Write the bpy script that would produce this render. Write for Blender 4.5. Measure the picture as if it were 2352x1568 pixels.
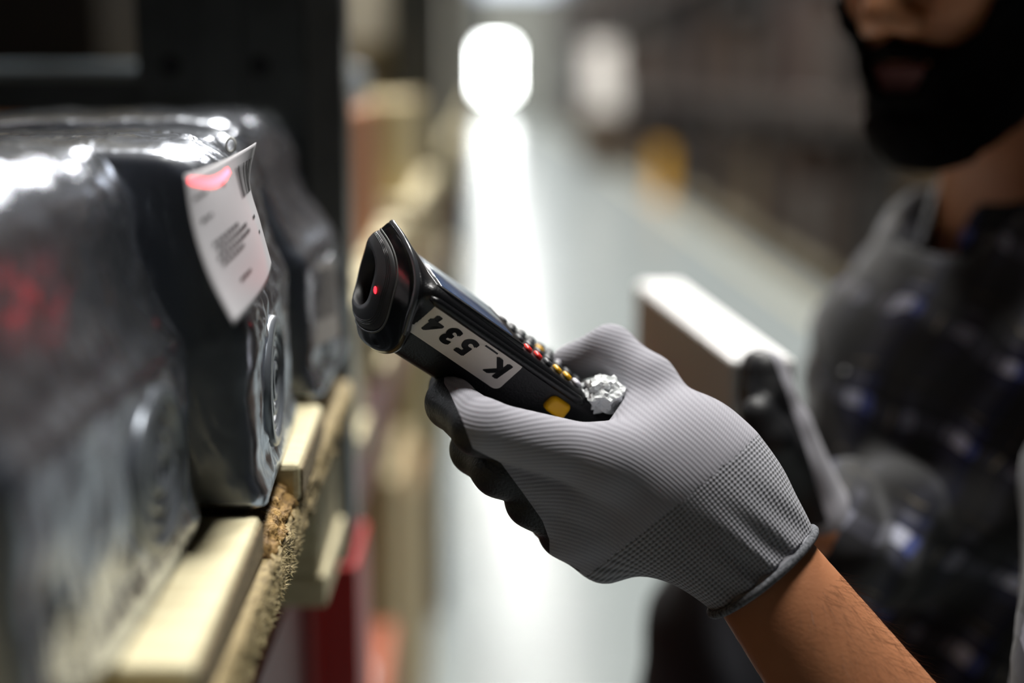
import bpy, bmesh, math, random
import numpy as np
from mathutils import Vector, Matrix, Euler, noise as mnoise

for o in list(bpy.data.objects):
    bpy.data.objects.remove(o, do_unlink=True)
S = bpy.context.scene
COL = S.collection

# ------------------------------------------------------------------ camera
FPX = 3267.0                       # 50 mm lens on a 36 mm sensor, 2352 px wide
PITCH = math.radians(10.47)
YAW = math.radians(1.157)
CAM = Vector((0, 0, 1.5))
FOCUS = 0.70
cd = bpy.data.cameras.new('camera')
cam = bpy.data.objects.new('camera', cd)
COL.objects.link(cam)
cam.location = CAM
cam.rotation_euler = (math.pi / 2 - PITCH, 0, -YAW)
cd.lens = 50; cd.sensor_width = 36; cd.clip_start = 0.02; cd.clip_end = 200
cd.dof.use_dof = True; cd.dof.focus_distance = FOCUS; cd.dof.aperture_fstop = 1.85
S.camera = cam
CR = Vector((math.cos(YAW), -math.sin(YAW), 0))
CF = Vector((math.sin(YAW) * math.cos(PITCH), math.cos(YAW) * math.cos(PITCH), -math.sin(PITCH)))
CU = CR.cross(CF)
def P(u, v, d):
    """world point seen at pixel (u, v) at depth d metres"""
    return CAM + CF * d + CR * ((u - 1176) / FPX * d) - CU * ((v - 784) / FPX * d)

# ------------------------------------------------------------------ world, lights, exposure
W = bpy.data.worlds.new('world'); S.world = W; W.use_nodes = True
W.node_tree.nodes['Background'].inputs[0].default_value = (0.55, 0.62, 0.7, 1)
W.node_tree.nodes['Background'].inputs[1].default_value = 0.004
vs = S.view_settings
vs.view_transform = 'Standard'; vs.look = 'None'; vs.exposure = 0.0; vs.gamma = 1.0; vs.use_curve_mapping = False
S.cycles.use_denoising = True
S.cycles.max_bounces = 7; S.cycles.transparent_max_bounces = 12
S.cycles.caustics_reflective = False; S.cycles.caustics_refractive = False
S.cycles.sample_clamp_indirect = 4.0
LAMP_Z = 7.5
LAMP_W = 520.0
LAMP_YS = [1.4, 5.6] + [9.8 + 4.2 * i for i in range(11)]

# ------------------------------------------------------------------ material helpers
MATS = {}
def nodes_of(name):
    m = bpy.data.materials.new(name); m.use_nodes = True
    nt = m.node_tree
    return m, nt, nt.nodes['Principled BSDF']
def lin(c):
    return tuple(((x / 255) / 12.92 if x / 255 <= 0.04045 else ((x / 255 + 0.055) / 1.055) ** 2.4) for x in c[:3]) + (1,)
def mat(name, col, rough=0.5, metal=0.0, spec=0.5, var=0.0, vscale=20.0, stretch=(1, 1, 1), bump=0.0, bscale=200.0, coat=0.0, emit=None, estr=0.0, trans=0.0, col2=None):
    if name in MATS: return MATS[name]
    m, nt, b = nodes_of(name)
    c = lin(col)
    b.inputs['Base Color'].default_value = c
    b.inputs['Roughness'].default_value = rough
    b.inputs['Metallic'].default_value = metal
    b.inputs['Specular IOR Level'].default_value = spec
    b.inputs['Coat Weight'].default_value = coat
    b.inputs['Coat Roughness'].default_value = 0.08
    b.inputs['Transmission Weight'].default_value = trans
    if emit:
        b.inputs['Emission Color'].default_value = lin(emit); b.inputs['Emission Strength'].default_value = estr
    if var or bump:
        tc = nt.nodes.new('ShaderNodeTexCoord'); mp = nt.nodes.new('ShaderNodeMapping')
        mp.inputs['Scale'].default_value = stretch
        nt.links.new(tc.outputs['Object'], mp.inputs[0])
    if var:
        n = nt.nodes.new('ShaderNodeTexNoise'); n.inputs['Scale'].default_value = vscale; n.inputs['Detail'].default_value = 5
        nt.links.new(mp.outputs[0], n.inputs['Vector'])
        r = nt.nodes.new('ShaderNodeValToRGB')
        c2 = lin(col2) if col2 else tuple(x * (1 - var) for x in c[:3]) + (1,)
        r.color_ramp.elements[0].position = 0.32; r.color_ramp.elements[0].color = c2
        r.color_ramp.elements[1].position = 0.68; r.color_ramp.elements[1].color = c
        nt.links.new(n.outputs['Fac'], r.inputs[0]); nt.links.new(r.outputs[0], b.inputs['Base Color'])
    if bump:
        n2 = nt.nodes.new('ShaderNodeTexNoise'); n2.inputs['Scale'].default_value = bscale; n2.inputs['Detail'].default_value = 4
        nt.links.new(mp.outputs[0], n2.inputs['Vector'])
        bp = nt.nodes.new('ShaderNodeBump'); bp.inputs['Strength'].default_value = bump; bp.inputs['Distance'].default_value = 0.002
        nt.links.new(n2.outputs['Fac'], bp.inputs['Height']); nt.links.new(bp.outputs[0], b.inputs['Normal'])
    MATS[name] = m
    return m
def math_node(nt, op, a, b=None, c=None):
    n = nt.nodes.new('ShaderNodeMath'); n.operation = op
    for i, x in enumerate((a, b, c)):
        if x is None: continue
        if isinstance(x, (int, float)): n.inputs[i].default_value = x
        else: nt.links.new(x, n.inputs[i])
    return n.outputs[0]

# ------------------------------------------------------------------ object helpers
def link(o, parent=None):
    COL.objects.link(o)
    if parent is not None: o.parent = parent
    return o
def tag(o, label=None, cat=None, group=None, kind=None):
    if label: o['label'] = label
    if cat: o['category'] = cat
    if group: o['group'] = group
    if kind: o['kind'] = kind
    return o
def thing(name, label, cat, loc=(0, 0, 0), rotz=0.0, group=None):
    o = bpy.data.objects.new(name, None); o.empty_display_size = 0.02
    link(o); o.location = loc; o.rotation_euler = (0, 0, rotz)
    return tag(o, label, cat, group)
def mesh(name, verts, faces, m, parent=None, smooth=False, attrs=None):
    me = bpy.data.meshes.new(name)
    me.from_pydata([tuple(float(c) for c in v) for v in verts], [], [tuple(int(i) for i in f) for f in faces])
    me.materials.append(m)
    if smooth: me.shade_smooth()
    if attrs:
        for k, a in attrs.items():
            at = me.attributes.new(k, 'FLOAT', 'POINT'); at.data.foreach_set('value', np.asarray(a, dtype=np.float32))
    me.update()
    return link(bpy.data.objects.new(name, me), parent)
def from_bm(name, bm, m, parent=None, smooth=False):
    bmesh.ops.recalc_face_normals(bm, faces=bm.faces)
    me = bpy.data.meshes.new(name); bm.to_mesh(me); bm.free()
    me.materials.append(m)
    if smooth: me.shade_smooth()
    return link(bpy.data.objects.new(name, me), parent)
def add_box(bm, c, s, rot=None, bev=0.0, seg=1):
    r = bmesh.ops.create_cube(bm, size=1.0)
    vs_ = r['verts']
    for v in vs_:
        v.co = Vector((v.co.x * s[0], v.co.y * s[1], v.co.z * s[2]))
    if bev:
        es = list({e for v in vs_ for e in v.link_edges})
        rr = bmesh.ops.bevel(bm, geom=es, offset=bev, segments=seg, affect='EDGES', profile=0.5)
        vs_ = list({v for f in rr['faces'] for v in f.verts} | {v for v in vs_ if v.is_valid})
    for v in vs_:
        if rot is not None: v.co = rot @ v.co
        v.co += Vector(c)
def box(name, c, s, m, parent=None, rot=None, bev=0.0, seg=1, smooth=False):
    bm = bmesh.new(); add_box(bm, c, s, rot, bev, seg)
    return from_bm(name, bm, m, parent, smooth)
def prism(name, poly, z0, z1, m, parent=None, bev=0.0, seg=2, smooth=False):
    """polygon in XY pulled from z0 to z1"""
    bm = bmesh.new()
    lo = [bm.verts.new((p[0], p[1], z0)) for p in poly]; hi = [bm.verts.new((p[0], p[1], z1)) for p in poly]
    bm.faces.new(lo); bm.faces.new(hi)
    for i in range(len(poly)):
        j = (i + 1) % len(poly); bm.faces.new((lo[i], lo[j], hi[j], hi[i]))
    if bev: bmesh.ops.bevel(bm, geom=list(bm.edges), offset=bev, segments=seg, affect='EDGES', profile=0.5)
    return from_bm(name, bm, m, parent, smooth)
def loft_data(rings, cap=True):
    n = len(rings[0]); V = [p for r in rings for p in r]; F = []
    for i in range(len(rings) - 1):
        for j in range(n):
            k = (j + 1) % n
            F.append((i * n + j, i * n + k, (i + 1) * n + k, (i + 1) * n + j))
    if cap:
        F.append(tuple(range(n - 1, -1, -1))); F.append(tuple((len(rings) - 1) * n + j for j in range(n)))
    return V, F
def tube(name, pts, r, m, parent=None, n=8, closed=False):
    """round bar along a list of points; r number or list"""
    pts = [Vector(p) for p in pts]; N = len(pts); rings = []
    t0 = None
    for i, p in enumerate(pts):
        a = pts[(i - 1) % N] if (closed or i > 0) else p
        b = pts[(i + 1) % N] if (closed or i < N - 1) else p
        t = (b - a).normalized()
        if t0 is None:
            x = t.orthogonal().normalized()
        else:
            x = (x - t * x.dot(t)).normalized()
        t0 = t; y = t.cross(x)
        rr = r[i] if isinstance(r, (list, tuple)) else r
        rings.append([p + (x * math.cos(2 * math.pi * k / n) + y * math.sin(2 * math.pi * k / n)) * rr for k in range(n)])
    if closed: rings.append(rings[0])
    V, F = loft_data(rings, cap=not closed)
    return mesh(name, V, F, m, parent, smooth=True)
def children_of(o): return [c for c in bpy.data.objects if c.parent == o]
def copy_tree(o, parent=None):
    c = o.copy(); link(c); c.parent = parent
    for ch in children_of(o):
        k = copy_tree(ch, c); k.matrix_parent_inverse = ch.matrix_parent_inverse.copy()
    return c

# ------------------------------------------------------------------ implicit surfaces (bodies, hands)
def arr(p): return np.array(tuple(p), dtype=np.float32)
def sd_cone(X, a, b, r1, r2, flat=None, k=1.0):
    a = arr(a); b = arr(b)
    if flat is not None:
        n = arr(Vector(flat).normalized())
        X = X + (k - 1) * (X @ n)[:, None] * n; a = a + (k - 1) * (a @ n) * n; b = b + (k - 1) * (b @ n) * n
    ab = b - a; L2 = float(ab @ ab) + 1e-12
    t = np.clip(((X - a) @ ab) / L2, 0, 1)
    return np.linalg.norm(X - a - t[:, None] * ab, axis=1) - (r1 + (r2 - r1) * t)
def sd_ell(X, c, r, R=None):
    q = X - arr(c)
    if R is not None: q = q @ np.array(R, dtype=np.float32)      # columns of R are the axes
    r = np.array(r, dtype=np.float32)
    k0 = np.linalg.norm(q / r, axis=1); k1 = np.linalg.norm(q / (r * r), axis=1) + 1e-9
    return k0 * (k0 - 1) / k1
def smin(a, b, k):
    h = np.clip(0.5 + 0.5 * (b - a) / k, 0, 1)
    return b + (a - b) * h - k * h * (1 - h)
def surface_nets(f, lo, hi, h):
    lo = np.array(lo, dtype=np.float32); hi = np.array(hi, dtype=np.float32)
    n = np.ceil((hi - lo) / h).astype(int) + 1
    gx, gy, gz = (lo[i] + h * np.arange(n[i], dtype=np.float32) for i in range(3))
    V = np.empty(tuple(n), dtype=np.float32)
    Y, Z = np.meshgrid(gy, gz, indexing='ij')
    for i in range(0, n[0], 8):
        xs = gx[i:i + 8]
        pts = np.stack([np.repeat(xs, Y.size), np.tile(Y.ravel(), len(xs)), np.tile(Z.ravel(), len(xs))], axis=1)
        V[i:i + 8] = f(pts).reshape(len(xs), n[1], n[2])
    s = V < 0
    c = [s[dx:n[0] - 1 + dx, dy:n[1] - 1 + dy, dz:n[2] - 1 + dz] for dx in (0, 1) for dy in (0, 1) for dz in (0, 1)]
    cnt = sum(x.astype(np.int8) for x in c)
    act = (cnt > 0) & (cnt < 8)
    idx = np.argwhere(act)
    ids = -np.ones(act.shape, dtype=np.int64); ids[act] = np.arange(len(idx))
    corner = np.array([(a, b, d) for a in (0, 1) for b in (0, 1) for d in (0, 1)])
    vals = np.stack([V[idx[:, 0] + a, idx[:, 1] + b, idx[:, 2] + d] for a, b, d in corner], axis=1)
    acc = np.zeros((len(idx), 3)); num = np.zeros(len(idx))
    for i in range(8):
        for j in range(i + 1, 8):
            if np.abs(corner[i] - corner[j]).sum() != 1: continue
            va, vb = vals[:, i], vals[:, j]
            mk = (va < 0) != (vb < 0)
            t = np.where(mk, va / np.where(mk, va - vb, 1), 0)
            acc += np.where(mk[:, None], corner[i] + t[:, None] * (corner[j] - corner[i]), 0); num += mk
    verts = lo + h * (idx + acc / num[:, None])
    F = []
    for ax in range(3):
        o1, o2 = (ax + 1) % 3, (ax + 2) % 3
        sl0 = [slice(None)] * 3; sl1 = [slice(None)] * 3
        sl0[ax] = slice(0, n[ax] - 1); sl1[ax] = slice(1, n[ax])
        ch = s[tuple(sl0)] != s[tuple(sl1)]
        e = np.argwhere(ch)
        e = e[(e[:, o1] > 0) & (e[:, o2] > 0) & (e[:, o1] < n[o1] - 1) & (e[:, o2] < n[o2] - 1)]
        q = []
        for d1, d2 in ((-1, -1), (0, -1), (0, 0), (-1, 0)):
            t = e.copy(); t[:, o1] += d1; t[:, o2] += d2
            q.append(ids[t[:, 0], t[:, 1], t[:, 2]])
        q = np.stack(q, axis=1)
        flip = ~s[e[:, 0], e[:, 1], e[:, 2]]
        q[flip] = q[flip][:, ::-1]
        F.append(q)
    F = np.concatenate(F); F = F[(F >= 0).all(axis=1)]
    return verts, F
def split_mesh(name, V, F, keep, m, parent, attrs=None):
    """build the faces of a surface whose 'keep' flag is set, as a mesh of its own"""
    f = F[keep]; used = np.unique(f); remap = -np.ones(len(V), dtype=np.int64); remap[used] = np.arange(len(used))
    return mesh(name, V[used], remap[f], m, parent, smooth=True, attrs={k: a[used] for k, a in (attrs or {}).items()})
def bounds(pts, pad):
    A = np.array([tuple(p) for p in pts]); return A.min(0) - pad, A.max(0) + pad

# ================================================================== THE HALL
M_floor = mat('floor_concrete', (128, 135, 135), rough=0.22, spec=0.02, var=0.12, vscale=1.2)
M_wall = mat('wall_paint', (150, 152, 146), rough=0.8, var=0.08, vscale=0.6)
M_ceil = mat('ceiling_sheet', (90, 92, 92), rough=0.8)
M_dark = mat('back_wall_dark', (24, 23, 22), rough=0.9)
Y0, Y1, XL, XR, ZC = -9.0, 57.0, -3.4, 6.5, 9.5
def slab(name, c, s, m): return tag(box(name, c, s, m), kind='structure')
slab('floor', ((XL + XR) / 2, (Y0 + Y1) / 2, -0.05), (XR - XL, Y1 - Y0, 0.1), M_floor)
slab('ceiling', ((XL + XR) / 2, (Y0 + Y1) / 2, ZC + 0.05), (XR - XL, Y1 - Y0, 0.1), M_ceil)
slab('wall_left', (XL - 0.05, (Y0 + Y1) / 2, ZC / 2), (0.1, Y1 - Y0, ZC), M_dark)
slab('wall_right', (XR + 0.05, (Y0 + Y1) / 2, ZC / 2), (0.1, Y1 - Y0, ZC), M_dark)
slab('wall_rear', ((XL + XR) / 2, Y0 - 0.05, ZC / 2), (XR - XL, 0.1, ZC), M_dark)
slab('wall_end', ((XL + XR) / 2, Y1 + 0.05, ZC / 2), (XR - XL, 0.1, ZC), M_wall)
# daylight at the far end: a glazed door and a high strip of windows
M_day = mat('daylight_pane', (255, 255, 255), emit=(250, 255, 252), estr=30.0, rough=0.3)
M_day2 = mat('high_daylight_pane', (235, 244, 255), emit=(222, 236, 255), estr=1.2, rough=0.3)
M_frame = mat('window_frame_grey', (120, 122, 120), rough=0.5)
def window(name, x0, x1, z0, z1, nx, nz, mp, fr=0.06):
    root = bpy.data.objects.new(name, None); link(root); root.location = ((x0 + x1) / 2, Y1 - 0.01, z0); tag(root, kind='structure')
    w, hgt = x1 - x0, z1 - z0
    bm = bmesh.new()
    for i in range(nx + 1): add_box(bm, (-w / 2 + w * i / nx, -0.03, hgt / 2), (fr, 0.06, hgt + fr))
    for j in range(nz + 1): add_box(bm, (0, -0.03, hgt * j / nz), (w + fr, 0.06, fr))
    from_bm('window_frame', bm, M_frame, root)
    for i in range(nx):
        for j in range(nz):
            box('pane', (-w / 2 + w * (i + .5) / nx, -0.015, hgt * (j + .5) / nz), (w / nx - fr, 0.01, hgt / nz - fr), mp, root)
    return root
window('window_1', 0.02, 1.0, 1.02, 2.72, 1, 2, M_day, 0.02)
window('window_2', -1.2, 3.6, 4.9, 8.6, 6, 2, M_day2)

# ceiling lamps over the aisle
M_lampbody = mat('lamp_housing', (200, 200, 200), rough=0.4)
for i, y in enumerate(LAMP_YS):
    t = thing('ceiling_lamp', 'long white strip lamp hanging over the aisle', 'lamp', (0.75, y, LAMP_Z), 0, 'strip lamps over the aisle')
    bm = bmesh.new(); add_box(bm, (0, 0, 0.06), (1.06, 1.66, 0.08), bev=0.01); from_bm('housing', bm, M_lampbody, t)
    for s in (-1, 1): tube('hanger', [(0, s * 0.6, 0.1), (0, s * 0.6, ZC - LAMP_Z)], 0.006, M_lampbody, t, 6)
    ld = bpy.data.lights.new('lamp_light', 'AREA'); ld.shape = 'RECTANGLE'; ld.size = 1.0; ld.size_y = 1.6
    ld.energy = LAMP_W; ld.color = (1.0, 0.98, 0.94)
    lo = bpy.data.objects.new('lamp_light', ld); link(lo, t); lo.location = (0, 0, 0.01)

# ------------------------------------------------------------------ racking
M_galv = mat('galvanised_steel', (98, 100, 98), rough=0.30, metal=0.85, var=0.25, vscale=25)
M_red = mat('red_beam_paint', (150, 22, 14), rough=0.4, var=0.15, vscale=8)
M_hole = mat('slot_dark', (8, 8, 8), rough=0.9)
Z_PAL = 1.302                                  # top of the pallet the packages stand on
Z_BEAM = Z_PAL - 0.144
def upright(parent, x0, x1, y, z1, detail):
    """perforated channel post: web facing the near side, flange facing the aisle"""
    bm = bmesh.new()
    w = x1 - x0
    add_box(bm, ((x0 + x1) / 2, y + 0.0015, z1 / 2), (w, 0.003, z1))
    add_box(bm, (x1 + 0.010, y + 0.022, z1 / 2), (0.003, 0.05, z1), Matrix.Rotation(-math.atan2(0.022, 0.044), 3, 'Z'))
    add_box(bm, (x1 + 0.0215, y + 0.067, z1 / 2), (0.003, 0.048, z1))
    add_box(bm, (x1 + 0.010, y + 0.0905, z1 / 2), (0.024, 0.003, z1))
    add_box(bm, (x0 + 0.0015, y + 0.03, z1 / 2), (0.003, 0.06, z1))
    add_box(bm, ((x0 + x1) / 2, y - 0.002, z1 / 2), (0.03, 0.004, z1))
    u = from_bm('upright', bm, M_galv, parent)
    if detail:
        z = 1.385
        while z < 1.75:
            for dx in (0.024, 0.088):
                bm = bmesh.new(); bmesh.ops.create_cone(bm, cap_ends=True, segments=14, radius1=0.0075, radius2=0.0075, depth=0.0012, matrix=Matrix.Translation((x0 + dx, y - 0.0004, z)) @ Matrix.Rotation(math.pi / 2, 4, 'X'))
                from_bm('slot', bm, M_hole, u)
            z += 0.062
    box('foot_plate', ((x0 + x1) / 2, y + 0.045, 0.006), (w + 0.05, 0.14, 0.012), M_galv, parent)
def beam(parent, x, y0, y1, z0, z1, m=None):
    bm = bmesh.new(); add_box(bm, (x - 0.025, (y0 + y1) / 2, (z0 + z1) / 2), (0.05, y1 - y0, z1 - z0), bev=0.004)
    o = from_bm('beam', bm, m or M_red, parent)
    for y, s in ((y0, 1), (y1, -1)):
        box('end_plate', (x + 0.002, y + s * 0.03, (z0 + z1) / 2), (0.006, 0.06, z1 - z0 + 0.06), m or M_red, o)
LR = thing('pallet_rack', 'tall steel pallet rack with galvanised posts and red beams beside the wrapped packages', 'rack', (-0.2, 1.1, 0))
LR.location = (0, 0, 0)
for k, y in enumerate([-1.75, 1.055, 3.86, 6.66, 9.46, 12.26, 15.06, 17.86, 20.66, 23.46, 26.26, 29.06]):
    upright(LR, -0.250, -0.128, y, 4.9, k == 1)
    upright(LR, -1.20, -1.08, y, 4.9, False)
    for zb in ((1.487, 0.35, 2.6, 3.8) if k < 3 else (1.487, 2.6)):
        box('brace', (-0.665, y + 0.03, zb), (0.84, 0.03, 0.024), M_galv, LR)
    if k < 11:
        for zb in (Z_BEAM, 2.55, 4.0):
            beam(LR, -0.132, y + 0.10, y + 2.79, zb - 0.115, zb - 0.001)
            beam(LR, -1.06, y + 0.10, y + 2.79, zb - 0.115, zb - 0.001)
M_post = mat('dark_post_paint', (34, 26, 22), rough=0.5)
RR = thing('pallet_rack', 'long blurred pallet rack running down the far right side of the aisle', 'rack')
for k in range(17):
    y = 4.0 + 2.8 * k
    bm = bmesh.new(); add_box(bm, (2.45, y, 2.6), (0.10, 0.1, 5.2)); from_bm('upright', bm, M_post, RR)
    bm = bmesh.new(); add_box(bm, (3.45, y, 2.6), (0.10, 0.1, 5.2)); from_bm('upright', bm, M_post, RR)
    if k < 16:
        for zb in (1.35, 2.7, 4.1):
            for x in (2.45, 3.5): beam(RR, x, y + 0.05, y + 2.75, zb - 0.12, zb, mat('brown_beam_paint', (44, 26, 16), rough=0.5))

# ------------------------------------------------------------------ pallets
def wood(name, c1, c2, stretch, bscale=60, bump=0.35, vs_=6):
    if name in MATS: return MATS[name]
    m, nt, b = nodes_of(name)
    tc = nt.nodes.new('ShaderNodeTexCoord'); mp = nt.nodes.new('ShaderNodeMapping'); mp.inputs['Scale'].default_value = stretch
    nt.links.new(tc.outputs['Object'], mp.inputs[0])
    n = nt.nodes.new('ShaderNodeTexNoise'); n.inputs['Scale'].default_value = vs_; n.inputs['Detail'].default_value = 8; n.inputs['Roughness'].default_value = 0.65
    n.inputs['Distortion'].default_value = 0.6
    nt.links.new(mp.outputs[0], n.inputs['Vector'])
    r = nt.nodes.new('ShaderNodeValToRGB')
    r.color_ramp.elements[0].position = 0.30; r.color_ramp.elements[0].color = lin(c2)
    r.color_ramp.elements[1].position = 0.62; r.color_ramp.elements[1].color = lin(c1)
    nt.links.new(n.outputs['Fac'], r.inputs[0]); nt.links.new(r.outputs[0], b.inputs['Base Color'])
    b.inputs['Roughness'].default_value = 0.75
    n2 = nt.nodes.new('ShaderNodeTexNoise'); n2.inputs['Scale'].default_value = bscale; n2.inputs['Detail'].default_value = 6
    nt.links.new(mp.outputs[0], n2.inputs['Vector'])
    bp = nt.nodes.new('ShaderNodeBump'); bp.inputs['Strength'].default_value = bump; bp.inputs['Distance'].default_value = 0.002
    nt.links.new(n2.outputs['Fac'], bp.inputs['Height']); nt.links.new(bp.outputs[0], b.inputs['Normal'])
    MATS[name] = m
    return m
M_wood = wood('pallet_wood', (226, 217, 180), (202, 188, 148), (4, 26, 26), 30, 0.25)
M_woodend = wood('pallet_wood_end', (150, 132, 98), (96, 82, 58), (60, 60, 60), 14, 0.9)
M_rough = wood('rough_sawn_edge', (178, 158, 112), (112, 96, 64), (40, 22, 60), 10, 1.0)
M_bark = wood('bark', (176, 140, 78), (70, 46, 22), (60, 34, 40), 8, 1.0, 2)

PAL = thing('pallet', 'pale wooden pallet with a strip of bark, carrying the wrapped packages', 'pallet', (-0.1, 0.7, Z_BEAM))
def W2L(o, p): return Vector(p) - o.location
def pal_prism(name, poly, z0, z1, m, bev=0.002):
    return prism(name, [(x + 0.1, y - 0.7) for x, y in poly], z0 - Z_BEAM, z1 - Z_BEAM, m, PAL, bev)
XB = -0.92
# deck boards, ends to the aisle; each cut a little differently
boards = [((-0.100, 0.462), (-0.1035, 0.637)), ((-0.0965, 0.722), (-0.100, 0.862)), ((-0.109, 0.892), (-0.107, 1.02)), ((-0.098, 0.262), (-0.092, 0.405)), ((-0.104, 0.112), (-0.103, 0.212))]
for (n_, f_) in boards:
    o = pal_prism('deck_board', [(XB, n_[1]), n_, f_, (XB, f_[1])], Z_PAL - 0.021, Z_PAL, M_wood, 0.0035)
    pal_prism('board_end', [(n_[0] - 0.003, n_[1] + 0.003), (n_[0] + 0.0012, n_[1] + 0.003), (f_[0] + 0.0012, f_[1] - 0.003), (f_[0] - 0.003, f_[1] - 0.003)], Z_PAL - 0.0195, Z_PAL - 0.003, M_woodend, 0.0015)
# cross board under the deck, edge to the aisle, with rough sawn face and wane (bark)
def wavy_board(name, x0, x1, y0, y1, z0, z1, m, amp, n=90, seed=1):
    V = []; F = []
    for i in range(n):
        y = y0 + (y1 - y0) * i / (n - 1)
        for j in range(9):
            z = z0 + (z1 - z0) * j / 8
            k = mnoise.noise(Vector((y * 60 + seed, z * 160, 0))) * amp + mnoise.noise(Vector((y * 240, z * 420, seed))) * amp * 0.6
            e = 0.002 if j in (0, 8) else 0
            V.append((x1 + k - e + 0.1, y - 0.7, z - Z_BEAM))
    for i in range(n - 1):
        for j in range(8):
            a = i * 9 + j; F.append((a, a + 9, a + 10, a + 1))
    b0 = len(V)
    for i in range(n):
        y = y0 + (y1 - y0) * i / (n - 1)
        V.append((x0 + 0.1, y - 0.7, z0 - Z_BEAM)); V.append((x0 + 0.1, y - 0.7, z1 - Z_BEAM))
    for i in range(n - 1):
        F.append((b0 + 2 * i, b0 + 2 * i + 1, b0 + 2 * i + 3, b0 + 2 * i + 2))
        F.append((i * 9 + 8, (i + 1) * 9 + 8, b0 + 2 * i + 3, b0 + 2 * i + 1))
        F.append(((i + 1) * 9, i * 9, b0 + 2 * i, b0 + 2 * i + 2))
    F.append(tuple(range(9)) + (b0 + 1, b0)); e = (n - 1) * 9
    F.append(tuple(e + j for j in range(8, -1, -1)) + (b0 + 2 * (n - 1), b0 + 2 * (n - 1) + 1))
    return mesh(name, V, F, m, PAL, True)
cb = wavy_board('cross_board', -0.20, -0.097, 0.08, 1.03, Z_PAL - 0.046, Z_PAL - 0.0215, M_rough, 0.0022, 220)
# splinters standing off the sawn edge
rnd = random.Random(4); V = []; F = []
for i in range(1300):
    y = rnd.uniform(0.40, 0.72) ; z = rnd.uniform(Z_PAL - 0.047, Z_PAL - 0.026)
    L = rnd.uniform(0.0012, 0.0048); a = Vector((-0.0975 + 0.1, y - 0.7, z - Z_BEAM))
    d = Vector((rnd.uniform(0.2, 1), rnd.uniform(-1, 1), rnd.uniform(-1.0, 0.4))).normalized() * L
    w = Vector((0, 0.0002, 0.0002)); n0 = len(V)
    V += [a - w, a + w, a + Vector((0.0005, 0, 0)), a + d]
    F += [(n0, n0 + 1, n0 + 3), (n0 + 1, n0 + 2, n0 + 3), (n0 + 2, n0, n0 + 3)]
tag(mesh('splinters', V, F, mat('splinter_wood', (176, 160, 118), rough=0.8), cb), kind='stuff')
# bark strip lying in the gap between two deck boards
V = []; F = []; n = 70
for i in range(n):
    y = 0.634 + (0.726 - 0.634) * i / (n - 1)
    for j in range(26):
        a = math.pi * (j / 25) * 1.02 - 0.02
        k = 1 + 0.16 * mnoise.noise(Vector((y * 90, j * 0.55, 3))) + 0.12 * mnoise.noise(Vector((y * 300, j * 1.3, 7)))
        V.append((-0.1195 + 0.1 + math.cos(a) * 0.0205 * k, y - 0.7, Z_PAL - 0.0235 - Z_BEAM + math.sin(a) * 0.0155 * k))
for i in range(n - 1):
    for j in range(25):
        a = i * 26 + j; F.append((a, a + 1, a + 27, a + 26))
    F.append((i * 26 + 25, i * 26, (i + 1) * 26, (i + 1) * 26 + 25))
F.append(tuple(range(25, -1, -1))); F.append(tuple((n - 1) * 26 + j for j in range(26)))
tag(mesh('bark_strip', V, F, M_bark, PAL, True), 'flaky brown strip of bark left on the board edge')
for xb in (-0.56, -0.86):
    pal_prism('cross_board', [(xb, 0.08), (xb + 0.1, 0.08), (xb + 0.1, 1.03), (xb, 1.03)], Z_PAL - 0.046, Z_PAL - 0.0215, M_wood)
for yb in (0.12, 0.535, 0.89):
    pal_prism('bottom_board', [(XB, yb), (-0.104, yb), (-0.104, yb + 0.13), (XB, yb + 0.13)], Z_BEAM, Z_BEAM + 0.022, M_wood)
    if yb != 0.535:
        for xb in (-0.25, -0.6, XB):
            pal_prism('block', [(xb, yb), (xb + 0.142, yb), (xb + 0.142, yb + 0.13), (xb, yb + 0.13)], Z_BEAM + 0.0225, Z_PAL - 0.0465, M_woodend if False else M_wood)

M_woodgrey = wood('old_pallet_wood', (112, 104, 84), (84, 76, 60), (4, 26, 26), 30, 0.25)
def simple_pallet(loc, label, group=None, L=1.0, Wd=0.8, M_wood=M_wood):
    """loc = near/aisle bottom corner; boards run away from the aisle"""
    t = thing('pallet', label, 'pallet', loc, 0, group)
    for i in range(5):
        w = 0.12; y = (Wd - w) * i / 4
        box('deck_board', (-L / 2, y + w / 2, 0.133), (L, w, 0.022), M_wood, t)
    for i in range(3):
        x = -0.07 - (L - 0.14) * i / 2
        box('cross_board', (x, Wd / 2, 0.111), (0.12, Wd, 0.021), M_wood, t)
        for j in range(3):
            box('block', (x, 0.06 + (Wd - 0.12) * j / 2, 0.061), (0.13, 0.11, 0.078), M_wood, t)
    for j in range(3):
        box('bottom_board', (-L / 2, 0.06 + (Wd - 0.12) * j / 2, 0.011), (L, 0.1, 0.021), M_wood, t)
    return t

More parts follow.
